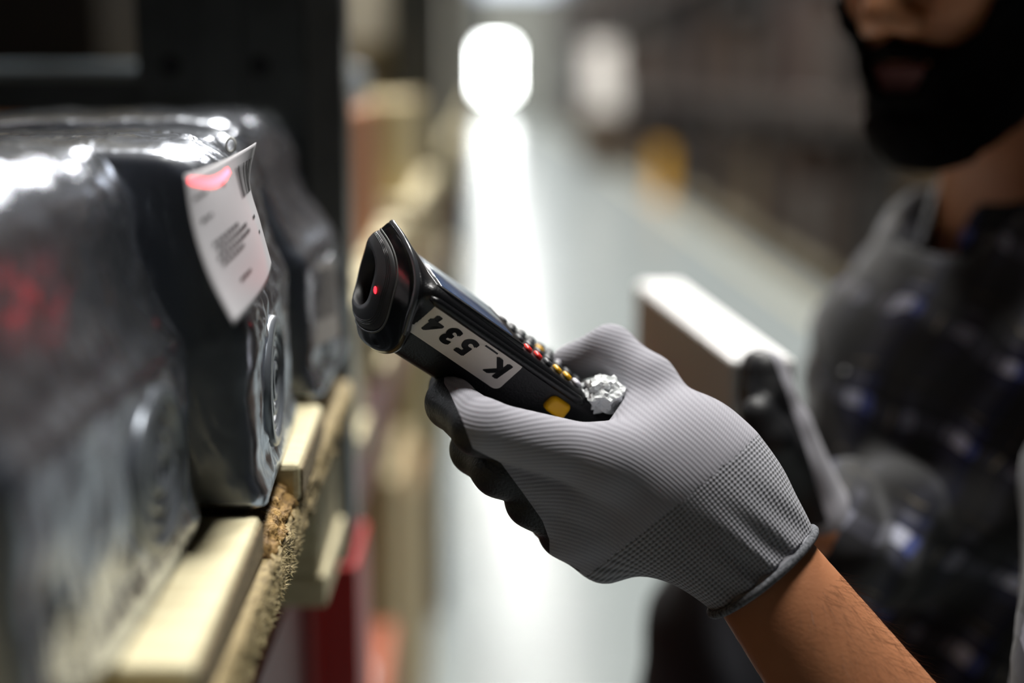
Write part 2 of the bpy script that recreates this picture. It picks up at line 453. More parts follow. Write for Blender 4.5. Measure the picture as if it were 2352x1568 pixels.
# ------------------------------------------------------------------ shrink-wrapped packages
M_pack = mat('package_print', (34, 36, 48), rough=0.35, var=0.5, vscale=14, col2=(14, 14, 18))
def film_material():
    m, nt, b = nodes_of('clear_film'); nt.nodes.remove(b)
    out = nt.nodes['Material Output']
    tr = nt.nodes.new('ShaderNodeBsdfTransparent'); tr.inputs[0].default_value = (0.93, 0.94, 0.95, 1)
    gl = nt.nodes.new('ShaderNodeBsdfGlossy'); gl.inputs[0].default_value = (0.76, 0.80, 0.88, 1); gl.inputs['Roughness'].default_value = 0.26
    df = nt.nodes.new('ShaderNodeBsdfDiffuse'); df.inputs[0].default_value = (0.52, 0.60, 0.74, 1)
    fr = nt.nodes.new('ShaderNodeFresnel'); fr.inputs['IOR'].default_value = 1.40
    tc = nt.nodes.new('ShaderNodeTexCoord'); mp = nt.nodes.new('ShaderNodeMapping'); mp.inputs['Scale'].default_value = (1, 1, 0.35)
    nt.links.new(tc.outputs['Object'], mp.inputs[0])
    n = nt.nodes.new('ShaderNodeTexNoise'); n.inputs['Scale'].default_value = 40; n.inputs['Detail'].default_value = 3; n.inputs['Distortion'].default_value = 1.4
    nt.links.new(mp.outputs[0], n.inputs['Vector'])
    bp = nt.nodes.new('ShaderNodeBump'); bp.inputs['Strength'].default_value = 0.5; bp.inputs['Distance'].default_value = 0.004
    nt.links.new(n.outputs['Fac'], bp.inputs['Height'])
    for x in (gl, fr): nt.links.new(bp.outputs[0], x.inputs['Normal'])
    m1 = nt.nodes.new('ShaderNodeMixShader'); m2 = nt.nodes.new('ShaderNodeMixShader')
    fac = math_node(nt, 'MULTIPLY_ADD', fr.outputs[0], 1.0, 0.02)
    fac.node.use_clamp = True
    m1.inputs[0].default_value = 0.075
    nt.links.new(tr.outputs[0], m1.inputs[1]); nt.links.new(df.outputs[0], m1.inputs[2])
    nt.links.new(fac, m2.inputs[0]); nt.links.new(m1.outputs[0], m2.inputs[1]); nt.links.new(gl.outputs[0], m2.inputs[2])
    nt.links.new(m2.outputs[0], out.inputs[0])
    return m
M_film = film_material()
PH = 0.166
def prof(off=0.0, depth=0.195, fl=1.0):
    """side outline of a package, aisle side first; x 0 is the lower front"""
    key = [(0, 0.0), (0, 0.02), (0.0005, 0.045), (0, 0.075), (-0.0015, 0.086), (-0.008, 0.094), (-0.015, 0.105), (-0.0215, 0.118), (-0.025, 0.132), (-0.0272, 0.144), (-0.0320, 0.155), (-0.042, 0.1635), (-0.055, PH), (-0.09, PH + 0.001), (-0.14, PH), (-depth + 0.012, PH - 0.001), (-depth, PH - 0.012), (-depth, 0.08), (-depth, 0.0), (-0.12, 0.0), (-0.06, 0.0)]
    key = [(x * fl if x > -0.028 else (x + 0.0275 * (1 - fl) if x > -0.06 else x), z) for x, z in key]
    c = Vector((-depth * 0.45, 0.075)); out = []
    P_ = [Vector(k) for k in key]; N = len(P_)
    for i in range(N):
        p0, p1, p2, p3 = P_[(i - 1) % N], P_[i], P_[(i + 1) % N], P_[(i + 2) % N]
        seg = 4
        hard = i in (N - 1, 17, 18, 19, N - 2, 16)
        for s in range(seg):
            t = s / seg
            if hard: q = p1.lerp(p2, t)
            else: q = 0.5 * ((2 * p1) + (p2 - p0) * t + (2 * p0 - 5 * p1 + 4 * p2 - p3) * t * t + (3 * p1 - p0 - 3 * p2 + p3) * t ** 3)
            out.append(q)
    if off:
        N = len(out); res = []
        for i in range(N):
            t = (out[(i + 1) % N] - out[i - 1]).normalized(); nrm = Vector((t.y, -t.x))
            if nrm.dot(out[i] - c) < 0: nrm = -nrm
            q = out[i] + nrm * off
            if q.y < 0.0006: q.y = 0.0006
            res.append(q)
        out = res
    return out
def pack_mesh(name, wid, off, m, parent, wr=0.0, ny=14, seed=0, inset=0.006, fl=1.0):
    base = prof(off, fl=fl); c = Vector((-0.09, 0.08)); rings = []
    st = [(-off, 0.0)] if False else []
    ys = []
    for a in (0.0, 0.25, 0.55, 1.0): ys.append((inset * a - off, 1 - math.sqrt(max(0, 1 - (1 - a) ** 2))))
    for i in range(1, ny): ys.append((inset + (wid - 2 * inset) * i / ny, 0))
    for a in (1.0, 0.55, 0.25, 0.0): ys.append((wid - inset * a + off, 1 - math.sqrt(max(0, 1 - (1 - a) ** 2))))
    for (y, sh) in ys:
        ring = []
        for i, q in enumerate(base):
            d = (q - c).normalized()
            q2 = q - d * (inset * 0.7 * sh)
            if q2.y < 0.0006: q2.y = 0.0006
            z = q2.y; x = q2.x
            if wr and z > 0.006:
                w_ = mnoise.noise(Vector((x * 40, y * 30 + seed, z * 30))) * 0.6 + abs(mnoise.noise(Vector((x * 70 + z * 60, y * 90 + seed * 3, z * 55)))) * 1.0
                x += d.x * wr * w_; z += d.y * wr * w_
            ring.append((x, y, z))
        rings.append(ring)
    V, F = loft_data(rings, True)
    return mesh(name, V, F, m, parent, True)
M_ring = mat('embossed_ring_glint', (120, 126, 134), rough=0.3, metal=0.5)  # ring relief, with the film's pale highlights put into its colour
M_disc = mat('disc_dark', (34, 36, 40), rough=0.35)
def package(loc, wid, label, seed, disc=True, fl=1.0, rz=0.0, dy=0.5):
    t = thing('wrapped_package', label, 'package', loc, rz, 'shrink-wrapped packages on the pallet')
    pack_mesh('carton', wid, 0.0, M_pack, t, 0, 10, seed, inset=0.010, fl=fl)
    pack_mesh('plastic_film', wid, 0.0022, M_film, t, 0.0036, 76, seed, 0.013, fl)
    if disc:
        d = bpy.data.objects.new('roundel', None); link(d, t); d.location = (0.0015, wid * dy, 0.046)
        for r, w_, mm in ((0.030, 0.0042, M_ring), (0.023, 0.0026, M_ring), (0.0155, 0.0028, M_ring), (0.008, 0.0030, M_ring)):
            tube('ring', [(0.0012, r * math.cos(a * math.pi / 20) * 1.25, r * math.sin(a * math.pi / 20)) for a in range(40)], w_, mm, d, 6, True)
        bm = bmesh.new(); bmesh.ops.create_cone(bm, cap_ends=True, segments=40, radius1=0.031, radius2=0.030, depth=0.0016, matrix=Matrix.Diagonal((1, 1.25, 1, 1)) @ Matrix.Rotation(math.pi / 2, 4, 'Y'))
        from_bm('disc', bm, M_disc, d)
        for k in range(6):
            a = k * math.pi / 3
            tube('spoke', [(0.0014, math.cos(a) * 0.009 * 1.25, math.sin(a) * 0.009), (0.0014, math.cos(a) * 0.024 * 1.25, math.sin(a) * 0.024)], 0.0011, M_ring, d, 5)
    return t
zp = Z_PAL + 0.0004
pk1 = package((-0.132, 0.385, zp), 0.229, 'blurred wrapped package nearest the camera, cut off by the left edge', 1, True, 0.72, 0.0, 0.70)
pk2 = package((-0.1070, 0.632, zp), 0.200, 'dark film-wrapped package with the white barcode tag lit by the red laser', 5, True, 0.5, math.radians(3.0), 0.40)
pk3 = package((-0.108, 0.862, zp), 0.170, 'film-wrapped package farthest along the pallet, next to the steel post', 9)
pk3.scale = (1.12, 1.0, 1.035)
for i, (y, w_, lb) in enumerate(((0.40, 0.22, 'package in the dark second row behind the package nearest the camera'), (0.635, 0.21, 'package in the dark second row behind the package with the white tag'), (0.862, 0.17, 'package in the dark second row behind the package next to the post'))):
    package((-0.345, y, zp - 0.0), w_, lb, 20 + i, False)
M_ringw = mat('white_print', (210, 210, 205), rough=0.5)
rg = tube('printed_ring', [P(530, 333, 0.735) + CR * 0.0024 * math.cos(a * math.pi / 8) + CU * 0.0036 * math.sin(a * math.pi / 8) for a in range(16)], 0.0006, M_ringw, None, 6, True)
rg.parent = pk2; rg.matrix_parent_inverse = (Matrix.Translation(pk2.location) @ Matrix.Rotation(math.radians(3.0), 4, 'Z')).inverted()

# white paper tag with barcode, hanging on the second package
rows = [((424, 402, .590), (505, 372, .637), (588, 327, .722)),
        ((443, 520, .588), (532, 452, .638), (573, 415, .716)),
        ((482, 640, .586), (568, 560, .643), (597, 508, .706)),
        ((537, 747, .588), (603, 668, .652), (624, 606, .694))]
grid = [[P(*q) for q in r] for r in rows]
def cr(p0, p1, p2, p3, t): return 0.5 * ((2 * p1) + (p2 - p0) * t + (2 * p0 - 5 * p1 + 4 * p2 - p3) * t * t + (3 * p1 - p0 - 3 * p2 + p3) * t ** 3)
def tagpt(a, b):
    """a 0..1 across (0 near edge, 1 far edge), b 0..1 from top to bottom"""
    i = min(int(b * 3), 2); t = b * 3 - i
    col = []
    for j in range(3):
        g = [grid[max(0, min(3, i + k))][j] for k in (-1, 0, 1, 2)]
        if i == 0: g[0] = 2 * g[1] - g[2]
        if i == 2: g[3] = 2 * g[2] - g[1]
        col.append(cr(*g, t))
    x = a * 2
    return col[0] * (1 - x) * (2 - x) / 2 + col[1] * x * (2 - x) + col[2] * x * (x - 1) / 2
def tagn(a, b):
    e = 0.01
    u = tagpt(min(a + e, 1), b) - tagpt(max(a - e, 0), b); v = tagpt(a, min(b + e, 1)) - tagpt(a, max(b - e, 0))
    n = u.cross(v).normalized()
    return n if n.dot(CAM - tagpt(a, b)) > 0 else -n
TAG = thing('barcode_tag', 'curling white paper tag with barcode, a red laser line across its top', 'tag', tagpt(.5, .5))
def tag_patch(name, rects, off, m, parent, na=2, nb=2, thick=0.0):
    V = []; F = []
    for (a0, a1, b0, b1) in rects:
        n0 = len(V)
        for i in range(nb + 1):
            for j in range(na + 1):
                a = a0 + (a1 - a0) * j / na; b = b0 + (b1 - b0) * i / nb
                V.append(tagpt(a, b) + tagn(a, b) * off - TAG.location)
        for i in range(nb):
            for j in range(na):
                k = n0 + i * (na + 1) + j; F.append((k, k + 1, k + na + 2, k + na + 1))
    o = mesh(name, V, F, m, parent, True)
    if thick:
        md = o.modifiers.new('thickness', 'SOLIDIFY'); md.thickness = thick; md.offset = 0
    return o
tag_patch('paper', [(0, 1, 0, 1)], 0.0, mat('white_paper', (194, 192, 196), rough=0.6), TAG, 24, 30, 0.0003)
rnd = random.Random(3); M_ink = mat('black_ink', (26, 24, 28), rough=0.6)
rects = []; a = 0.66
while a < 0.97:
    w_ = rnd.choice((0.008, 0.008, 0.016, 0.024)); rects.append((a, min(a + w_, 0.975), 0.12, 0.40)); a += w_ + rnd.choice((0.008, 0.014, 0.02))
tag_patch('barcode', rects, 0.0004, M_ink, TAG, 1, 8)
rects = []
for (b, a0, a1) in ((0.165, 0.06, 0.22), (0.33, 0.08, 0.2), (0.19, 0.42, 0.46), (0.50, 0.12, 0.46), (0.545, 0.14, 0.58), (0.59, 0.12, 0.60), (0.635, 0.14, 0.44), (0.80, 0.25, 0.42), (0.56, 0.75, 0.82), (0.68, 0.8, 0.84)):
    x = a0
    while x < a1:
        w_ = rnd.uniform(0.02, 0.05); rects.append((x, min(x + w_, a1), b, b + 0.022)); x += w_ + 0.012
for r_ in rects: tag_patch('printed_word', [r_], 0.0004, M_ink, TAG, 1, 2)
# small barcode label on the third package
V = []; F = []
lab = [P(690, 612, .90), P(768, 598, .905), P(780, 770, .893), P(706, 806, .888)]
lt = tag(mesh('sticker', [p - pk3.location for p in lab], [(0, 1, 2, 3)], mat('grey_paper', (150, 146, 142), rough=0.6)), None); lt.parent = pk3
lt.scale = (1 / 1.12, 1, 1 / 1.035)
md = lt.modifiers.new('thickness', 'SOLIDIFY'); md.thickness = 0.0004; md.offset = 0
V = []; F = []; x = 0.06; nrm = (lab[1] - lab[0]).cross(lab[3] - lab[0]).normalized()
if nrm.dot(CAM - lab[0]) < 0: nrm = -nrm
while x < 0.94:
    w_ = rnd.choice((0.02, 0.035, 0.05)); n0 = len(V)
    for (s, q) in ((x, 0.08), (x + w_, 0.08), (x + w_, 0.70), (x, 0.70)):
        V.append(lab[0].lerp(lab[1], s).lerp(lab[3].lerp(lab[2], s), q) + nrm * 0.0006 - pk3.location)
    F.append((n0, n0 + 1, n0 + 2, n0 + 3)); x += w_ + rnd.choice((0.02, 0.03))
bc = mesh('barcode', V, F, M_ink); bc.parent = lt

# ------------------------------------------------------------------ goods on the racks
rnd = random.Random(11)
M_tape = mat('parcel_tape', (188, 160, 110), rough=0.3)
def carton(loc, size, col, label, group=None, cat='carton', tape=True, rough=0.7, rz=0.0, name='carton'):
    key = 'card_%d_%d_%d_%d' % (*col, int(rough * 10))
    m = mat(key, col, rough=rough, var=0.14, vscale=5)
    t = thing(name, label, cat, loc, rz, group)
    bm = bmesh.new(); add_box(bm, (0, 0, size[2] / 2), size, bev=0.006, seg=2); from_bm('box_body', bm, m, t)
    if tape:
        bm = bmesh.new(); add_box(bm, (0, 0, size[2] + 0.0005), (0.05, size[1] * 0.998, 0.002)); add_box(bm, (0, -size[1] / 2 - 0.0005, size[2] - 0.04), (0.05, 0.002, 0.09))
        from_bm('tape', bm, M_tape, t)
    return t
# bay beyond the post, same level
carton((-0.97, 1.62, Z_PAL + 0.001), (0.22, 0.66, 0.9), (24, 21, 19), 'tall near-black filler added to darken the back beyond the steel post', tape=False)  # this and the next: near-black boxes added to darken the rack interior
carton((-0.79, 2.72, Z_PAL + 0.001), (0.34, 0.7, 0.9), (26, 22, 20), 'tall near-black filler added to darken the space behind the low sand-coloured carton', tape=False)
pg = thing('post_guard', 'red guard clipped round the steel post below the pallet level', 'guard', (-0.115, 1.10, 0.013))
bm = bmesh.new(); add_box(bm, (0.014, 0.0, 0.56), (0.006, 0.112, 1.12), bev=0.002); add_box(bm, (-0.02, -0.053, 0.56), (0.07, 0.006, 1.12), bev=0.002); add_box(bm, (-0.02, 0.053, 0.56), (0.07, 0.006, 1.12), bev=0.002)
from_bm('guard_shell', bm, mat('guard_red', (170, 30, 24), rough=0.4), pg)
for zz_ in (0.2, 0.9): box('clip', (0.018, 0, zz_), (0.004, 0.05, 0.03), M_hole, pg)
simple_pallet((-0.112, 1.24, Z_BEAM), 'wooden pallet beyond the steel post, under the brown carton')
carton((-0.49, 1.62, Z_PAL + 0.001), (0.70, 0.66, 0.163), (158, 94, 36), 'brown carton just beyond the steel post, pale film on top')
carton((-0.46, 1.60, Z_PAL + 0.167), (0.62, 0.58, 0.045), (150, 164, 174), 'flat pale blue film-wrapped bundle on the brown carton', cat='bundle', tape=False, rough=0.25, name='wrapped_bundle')
simple_pallet((-0.105, 2.30, Z_BEAM), 'empty-edged wooden pallet second beyond the steel post')
carton((-0.36, 2.72, Z_PAL + 0.001), (0.46, 0.7, 0.16), (196, 178, 130), 'low sand-coloured carton on the second pallet beyond the post')
lefts = [(4.0, (206, 190, 150), .30), (5.1, (214, 210, 196), .55), (6.9, (170, 136, 84), .40), (8.1, (200, 186, 150), .3), (9.8, (190, 160, 110), .35), (11.2, (205, 200, 186), .5), (12.7, (176, 150, 104), .45), (14.2, (150, 120, 78), .4), (16.0, (200, 184, 146), .5), (18.4, (186, 164, 118), .6), (21.2, (196, 186, 160), .5), (24.2, (170, 146, 100), .6)]
ORD = ['first', 'second', 'third', 'fourth', 'fifth', 'sixth', 'seventh', 'eighth', 'ninth', 'tenth', 'eleventh', 'twelfth', 'thirteenth', 'fourteenth', 'fifteenth', 'sixteenth', 'seventeenth', 'eighteenth', 'nineteenth', 'twentieth']
for i, (y, c, hh) in enumerate(lefts):
    simple_pallet((-0.10, y, Z_BEAM), 'far blurred pallet on the left rack, %s in the row counted from the brown carton' % ORD[i + 1], 'far pallets on the left rack')
    carton((-0.50, y + 0.4, Z_PAL + 0.001), (0.74, 0.74, hh), c, 'blurred carton on the left rack at hand height, %s of the far row' % ORD[i], 'far cartons at hand height on the left rack', tape=False)
# white block added to imitate a glint, upper left of the bright window
carton((-0.42, 6.05, 2.552), (0.62, 0.6, 0.5), (236, 234, 226), 'white block added as a glint high on the left rack near the bright window', cat='bright block', tape=False, rough=0.3, name='bright_block')
# goods standing on the floor under the left beam
floor_goods = [(0.66, (70, 20, 16), .62, .35, 'dark red crate on the floor under the pallet with the packages'),
               (1.36, (212, 214, 218), .78, .34, 'white carton on the floor under the pallet beyond the post'),
               (1.78, (176, 96, 64), .66, .36, 'rust-red carton on the floor beside the white carton'),
               (2.22, (204, 186, 142), .86, .40, 'beige carton on the floor past the rust-red carton'),
               (2.70, (150, 112, 62), .70, .40, 'mid-brown carton on the floor past the beige carton'),
               (3.16, (214, 198, 150), .90, .40, 'tall cream carton on the floor below the second pallet'),
               (3.98, (40, 34, 34), .80, .42, 'black crate on the floor past the tall cream carton'),
               (4.5, (206, 184, 136), .95, .5, 'large cream carton on the floor past the black crate')]
for (y, c, hh, w_, lb) in floor_goods:
    carton((-0.42, y + w_ / 2, 0.001), (0.56, w_ - 0.03, hh), c, lb)
for i in range(9):
    y = 5.9 if i == 0 else 6.66 + 2.8 * ((i - 1) // 2) + (0.76, 2.06)[(i - 1) % 2]
    carton((-0.45, y, 0.001), (0.62, 1.1, rnd.uniform(.6, .95)), rnd.choice([(196, 176, 132), (170, 142, 96), (206, 196, 166)]), 'far carton on the floor under the left rack, %s beyond the large cream carton' % ORD[i], 'far floor cartons on the left', tape=False)
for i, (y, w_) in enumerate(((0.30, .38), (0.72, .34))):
    carton((-0.735, y + w_ / 2, Z_PAL + 0.001), (0.34, w_, 0.62), (24, 21, 19), 'near-black filler added to darken the back of the shelf, %s one' % ('near' if i == 0 else 'far'), 'dark fillers behind the packages', tape=False)  # dark boxes added so the back of the shelf goes black
# unseen load added above, on the upper left level: keeps the shelf below in the dark
for i, y in enumerate((-1.4, -0.35, 1.35, 2.6)):
    simple_pallet((-0.12, y, 2.552), 'unseen shading pallet added on the level above the packages, %s along the rack' % ORD[i], 'shading pallets on the upper left level')
    carton((-0.55, y + 0.4, 2.552 + 0.146), (0.86, 0.78, 0.9), (120, 92, 60), 'unseen shading carton added on the level above the packages, %s along the rack' % ORD[i], 'shading cartons on the upper left level', tape=False)

# right rack goods: a dark jumble
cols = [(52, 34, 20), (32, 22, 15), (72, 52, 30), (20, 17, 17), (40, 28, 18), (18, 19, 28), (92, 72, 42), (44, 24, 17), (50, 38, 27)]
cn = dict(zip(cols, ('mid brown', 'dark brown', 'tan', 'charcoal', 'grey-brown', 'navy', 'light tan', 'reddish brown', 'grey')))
lv = {0.151: 'floor level', 1.351: 'middle level', 2.701: 'top level'}
for k in range(16):
    y = 4.0 + 2.8 * k
    for zi, z in enumerate((0.151, 1.351, 2.701)):
        n = 2 if k > 6 else 3
        if k == 7 and zi == 1: continue
        for j in range(n):
            w_ = 2.6 / n; c = rnd.choice(cols)
            hh = rnd.uniform(0.5, 0.95)
            dx = rnd.uniform(0, 0.12)
            bigw = rnd.uniform(0.72, 0.93)
            if z == 0.151 and j == 0:
                for q in range(2):
                    pt = simple_pallet((3.36, y + 0.12 + q * 1.3, 0.0), '%s floor pallet under bay %s of the right rack' % ('near' if q == 0 else 'far', ORD[k]), 'pallets under the right rack', 1.0, 1.25, M_woodgrey)
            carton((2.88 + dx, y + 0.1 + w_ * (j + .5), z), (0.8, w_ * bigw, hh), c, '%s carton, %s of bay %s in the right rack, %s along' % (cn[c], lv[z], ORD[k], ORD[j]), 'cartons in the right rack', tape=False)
# white blocks added as bright spots of light, stacked before the right rack
carton((2.02, 24.9, 0.001), (0.62, 1.6, 0.95), (70, 56, 40), 'brown crate added far down the aisle to carry the white bright-spot blocks', cat='crate', tape=False, name='crate')
for i, (x, y, z, s, lb) in enumerate(((2.02, 24.4, 0.952, (0.55, 0.5, 0.62), 'shorter white block added as a bright spot on the brown crate far down the aisle'), (2.06, 25.2, 0.952, (0.5, 0.5, 1.15), 'taller white block added as a bright spot on the brown crate far down the aisle'))):
    carton((x, y, z), s, (238, 234, 228) if i < 2 else (110, 106, 108), lb, cat='bright block', tape=False, rough=0.3, name='bright_block')
# yellow post guard
M_yel = mat('guard_yellow', (206, 152, 0), rough=0.45)
g = thing('post_guard', 'yellow steel guard at the foot of a right-hand rack post', 'guard', (2.17, 18.0, 0))
bm = bmesh.new(); add_box(bm, (0.0, 0, 0.32), (0.02, 0.30, 0.64), bev=0.004); add_box(bm, (0.08, -0.14, 0.32), (0.16, 0.02, 0.64), bev=0.004); add_box(bm, (0.08, 0.14, 0.32), (0.16, 0.02, 0.64), bev=0.004)
from_bm('guard_plate', bm, M_yel, g); box('base_plate', (0.03, 0, 0.006), (0.26, 0.36, 0.012), M_yel, g)
# painted line along the right edge of the aisle
ln = box('floor_line', (2.12, 26, 0.001), (0.10, 50, 0.002), mat('line_paint', (150, 144, 118), rough=0.5)); tag(ln, 'worn yellowish line painted along the right side of the aisle', 'line')

# ================================================================== HAND SCANNER
M_blk = mat('scanner_plastic', (16, 17, 20), rough=0.32, spec=0.5, bump=0.12, bscale=900)
M_blk2 = mat('scanner_gloss', (12, 13, 15), rough=0.18, spec=0.55)
M_rub = mat('scanner_rubber', (20, 20, 23), rough=0.55)
al = math.radians(22); ro = math.radians(6)
def cw(x, y, z): return CR * x + CU * y - CF * z           # camera axes (right, up, towards viewer) to world
i0 = Vector((-0.82, 0.575)).normalized()
dL = cw(i0.x * math.cos(al), i0.y * math.cos(al), math.sin(al))
U0 = cw(-i0.y * -1 if False else i0.y, -i0.x, 0)
S0 = (dL.cross(U0)); S0 = S0 if S0.dot(-CF) > 0 else -S0
dU = U0 * math.cos(ro) + S0 * math.sin(ro)
dS = S0 * math.cos(ro) - U0 * math.sin(ro)
SC_O = P(1063, 790, 0.70) - dS * 0.032
def D(l, s, u): return SC_O + (dL * l + dS * s + dU * u) * 0.001
NA = 96
def chaikin(p, it=2):
    for _ in range(it):
        q = []
        for i in range(len(p)):
            a, b = p[i], p[(i + 1) % len(p)]
            q += [(a[0] * .75 + b[0] * .25, a[1] * .75 + b[1] * .25), (a[0] * .25 + b[0] * .75, a[1] * .25 + b[1] * .75)]
        p = q
    return p
def section(wt, wb, ut, ub):
    h = [(wt * .5, ut), (wt - 6, ut), (wt - 1, ut - 1), (wt, ut - 6), (wt - (wt - wb) * .30, ut - (ut - ub) * .36), (wb + (wt - wb) * .30, ut - (ut - ub) * .66), (wb + 1, ub + 6), (wb - 3, ub + .5), (wb * .5, ub)]
    poly = chaikin(h + [(-x, y) for x, y in reversed(h)], 2)
    out = []
    for k in range(NA):
        a = 2 * math.pi * k / NA; d = (math.cos(a), math.sin(a)); best = None
        for i in range(len(poly)):
            p, q = poly[i], poly[(i + 1) % len(poly)]
            p = (p[0], p[1] + 4); q = (q[0], q[1] + 4)
            ex, ey = q[0] - p[0], q[1] - p[1]
            den = d[0] * ey - d[1] * ex
            if abs(den) < 1e-9: continue
            t = (p[0] * ey - p[1] * ex) / den; w_ = (p[0] * d[1] - p[1] * d[0]) / den
            if t > 0 and -1e-6 <= w_ <= 1 + 1e-6: best = t if best is None else max(best, t)
        out.append((d[0] * best, d[1] * best - 4))
    return out
def front_l(s, u): return 62.0 + 0.27 * u - 0.0204 * u * u - 0.019 * s * s
def ellip(w_, hu, hd, uc, n, k):
    a = 2 * math.pi * k / NA; c, s = math.cos(a), math.sin(a)
    h = hu if s > 0 else hd
    return (w_ * math.copysign(abs(c) ** (2 / n), c), uc + h * math.copysign(abs(s) ** (2 / n), s))
stations = [(-108, 20, 12, 8, -12), (-105, 28, 18, 12, -17), (-96, 34, 22, 14.5, -20), (-78, 36.5, 24, 15, -22), (-40, 37, 24, 15.5, -24), (0, 38, 23, 16, -25), (20, 38.5, 23, 16.3, -25.5), (30, 39, 24, 17, -26.5)]
secs = [(l, section(wt, wb, ut, ub)) for l, wt, wb, ut, ub in stations]
rings = [[D(l, s, u) for s, u in sec] for l, sec in secs]
frontring = []
for k in range(NA):
    s, u = ellip(38.5, 28.5, 28.0, -3.0, 2.5, k)
    frontring.append((front_l(s, u), s, u))
last = secs[-1][1]
for t in (0.3, 0.55, 0.75, 0.9):
    e = t ** 0.8; r = []
    for k in range(NA):
        s0, u0 = last[k]; l1, s1, u1 = frontring[k]
        waist = -2.2 * math.sin(math.pi * t) if u1 < -8 else 0
        r.append(D(30 + (l1 - 3 - 30) * t, s0 + (s1 - s0) * e, u0 + (u1 - u0) * e - waist))
    rings.append(r)
rings.append([D(l - 1.0, s * 1.005, -3 + (u + 3) * 1.005) for l, s, u in frontring])
SC = thing('barcode_scanner', 'black handheld scanner with a K_534 sticker, held by the gloved hand', 'scanner', D(0, 0, -10))
def Dl(l, s, u): return D(l, s, u) - SC.location
V, F = loft_data([[p - SC.location for p in r] for r in rings], True)
mesh('housing', V, F, M_blk, SC, True)
def scaled_front(k_, sc, dl): 
    l, s, u = frontring[k_]; s2, u2 = s * sc, -4 + (u + 4) * sc
    return Dl(front_l(s2, u2) * 1.0 + dl, s2, u2)
# front cap: shoulder, then the oval face
fr = [[scaled_front(k, sc, dl) for k in range(NA)] for sc, dl in ((1.005, -1.0), (1.0, 0.0), (0.985, 0.8), (0.94, 0.5), (0.85, -0.6), (0.785, -1.2))]
V, F = loft_data(fr, False); mesh('nose_shell', V, F, M_blk2, SC, True)
fr = [[scaled_front(k, sc, dl) for k in range(NA)] for sc, dl in ((0.785, -2.6), (0.778, -1.6), (0.76, -1.1), (0.66, -1.0), (0.56, -1.6), (0.50, -2.4), (0.475, -3.4), (0.45, -9.0), (0.43, -15.0))]
V, F = loft_data(fr, False); bzV, bzF = V, F; bz = mesh('window_bezel', V, F, M_rub, SC, True)
for q, sc in enumerate((0.72, 0.70, 0.68)):
    tube('bezel_groove', [scaled_front(k, sc, -1.0) for k in range(NA)], 0.00016, M_blk2, bz, 4, True)
V = [scaled_front(k, 0.45, -11.0) for k in range(NA)]; V.append(sum(V, Vector()) / NA)
mesh('scan_window', V, [(k, (k + 1) % NA, NA) for k in range(NA)], mat('window_glass', (22, 6, 8), rough=0.06, spec=0.6), SC, False)
bm = bmesh.new(); bmesh.ops.create_uvsphere(bm, u_segments=12, v_segments=8, radius=0.0010)
for v in bm.verts: v.co = Vector((v.co.x * 0.8, v.co.y * 0.8, v.co.z * 1.9))
from mathutils.bvhtree import BVHTree
hit = BVHTree.FromPolygons([p + SC.location for p in bzV], bzF).ray_cast(CAM, (P(862, 666, 1.0) - CAM).normalized())[0]
e = from_bm('laser_aperture', bm, mat('laser_red', (255, 20, 30), emit=(255, 30, 40), estr=6.0), SC, True); e.location = hit - CF * 0.0004 - SC.location
tube('nose_lip', [scaled_front(k % NA, 0.995, -0.4) for k in range(-4, 62)], [0.0001] + [0.0017] * 64 + [0.0001], mat('lip_highlight', (58, 60, 64), rough=0.22, spec=0.7), SC, 8)  # lip lighter than the housing: edge highlight put into its colour
tube('seam', [scaled_front(k, 0.80, -1.3) for k in range(NA)], 0.0006, mat('seam_grey', (70, 70, 68), rough=0.5), SC, 5, True)
def wall_s(l, u):
    """half width of the housing at (l, u)"""
    for i in range(len(secs) - 1):
        if secs[i][0] <= l <= secs[i + 1][0]:
            t = (l - secs[i][0]) / (secs[i + 1][0] - secs[i][0]); r = []
            for sec in (secs[i][1], secs[i + 1][1]):
                pts = [p for k, p in enumerate(sec) if p[0] > 0]; pts.sort(key=lambda p: p[1])
                for a, b in zip(pts, pts[1:]):
                    if a[1] <= u <= b[1]: r.append(a[0] + (b[0] - a[0]) * (u - a[1]) / max(1e-6, b[1] - a[1])); break
                else: r.append(pts[0][0] if u < pts[0][1] else pts[-1][0])
            return r[0] + (r[1] - r[0]) * t
    return 30
def on_wall(l, q, off):
    """q mm up the sloping side wall from the sticker's centre line"""
    u = q * 0.90
    s = wall_s(l, u)
    return Dl(l, s + off * 0.9, u - off * 0.42)
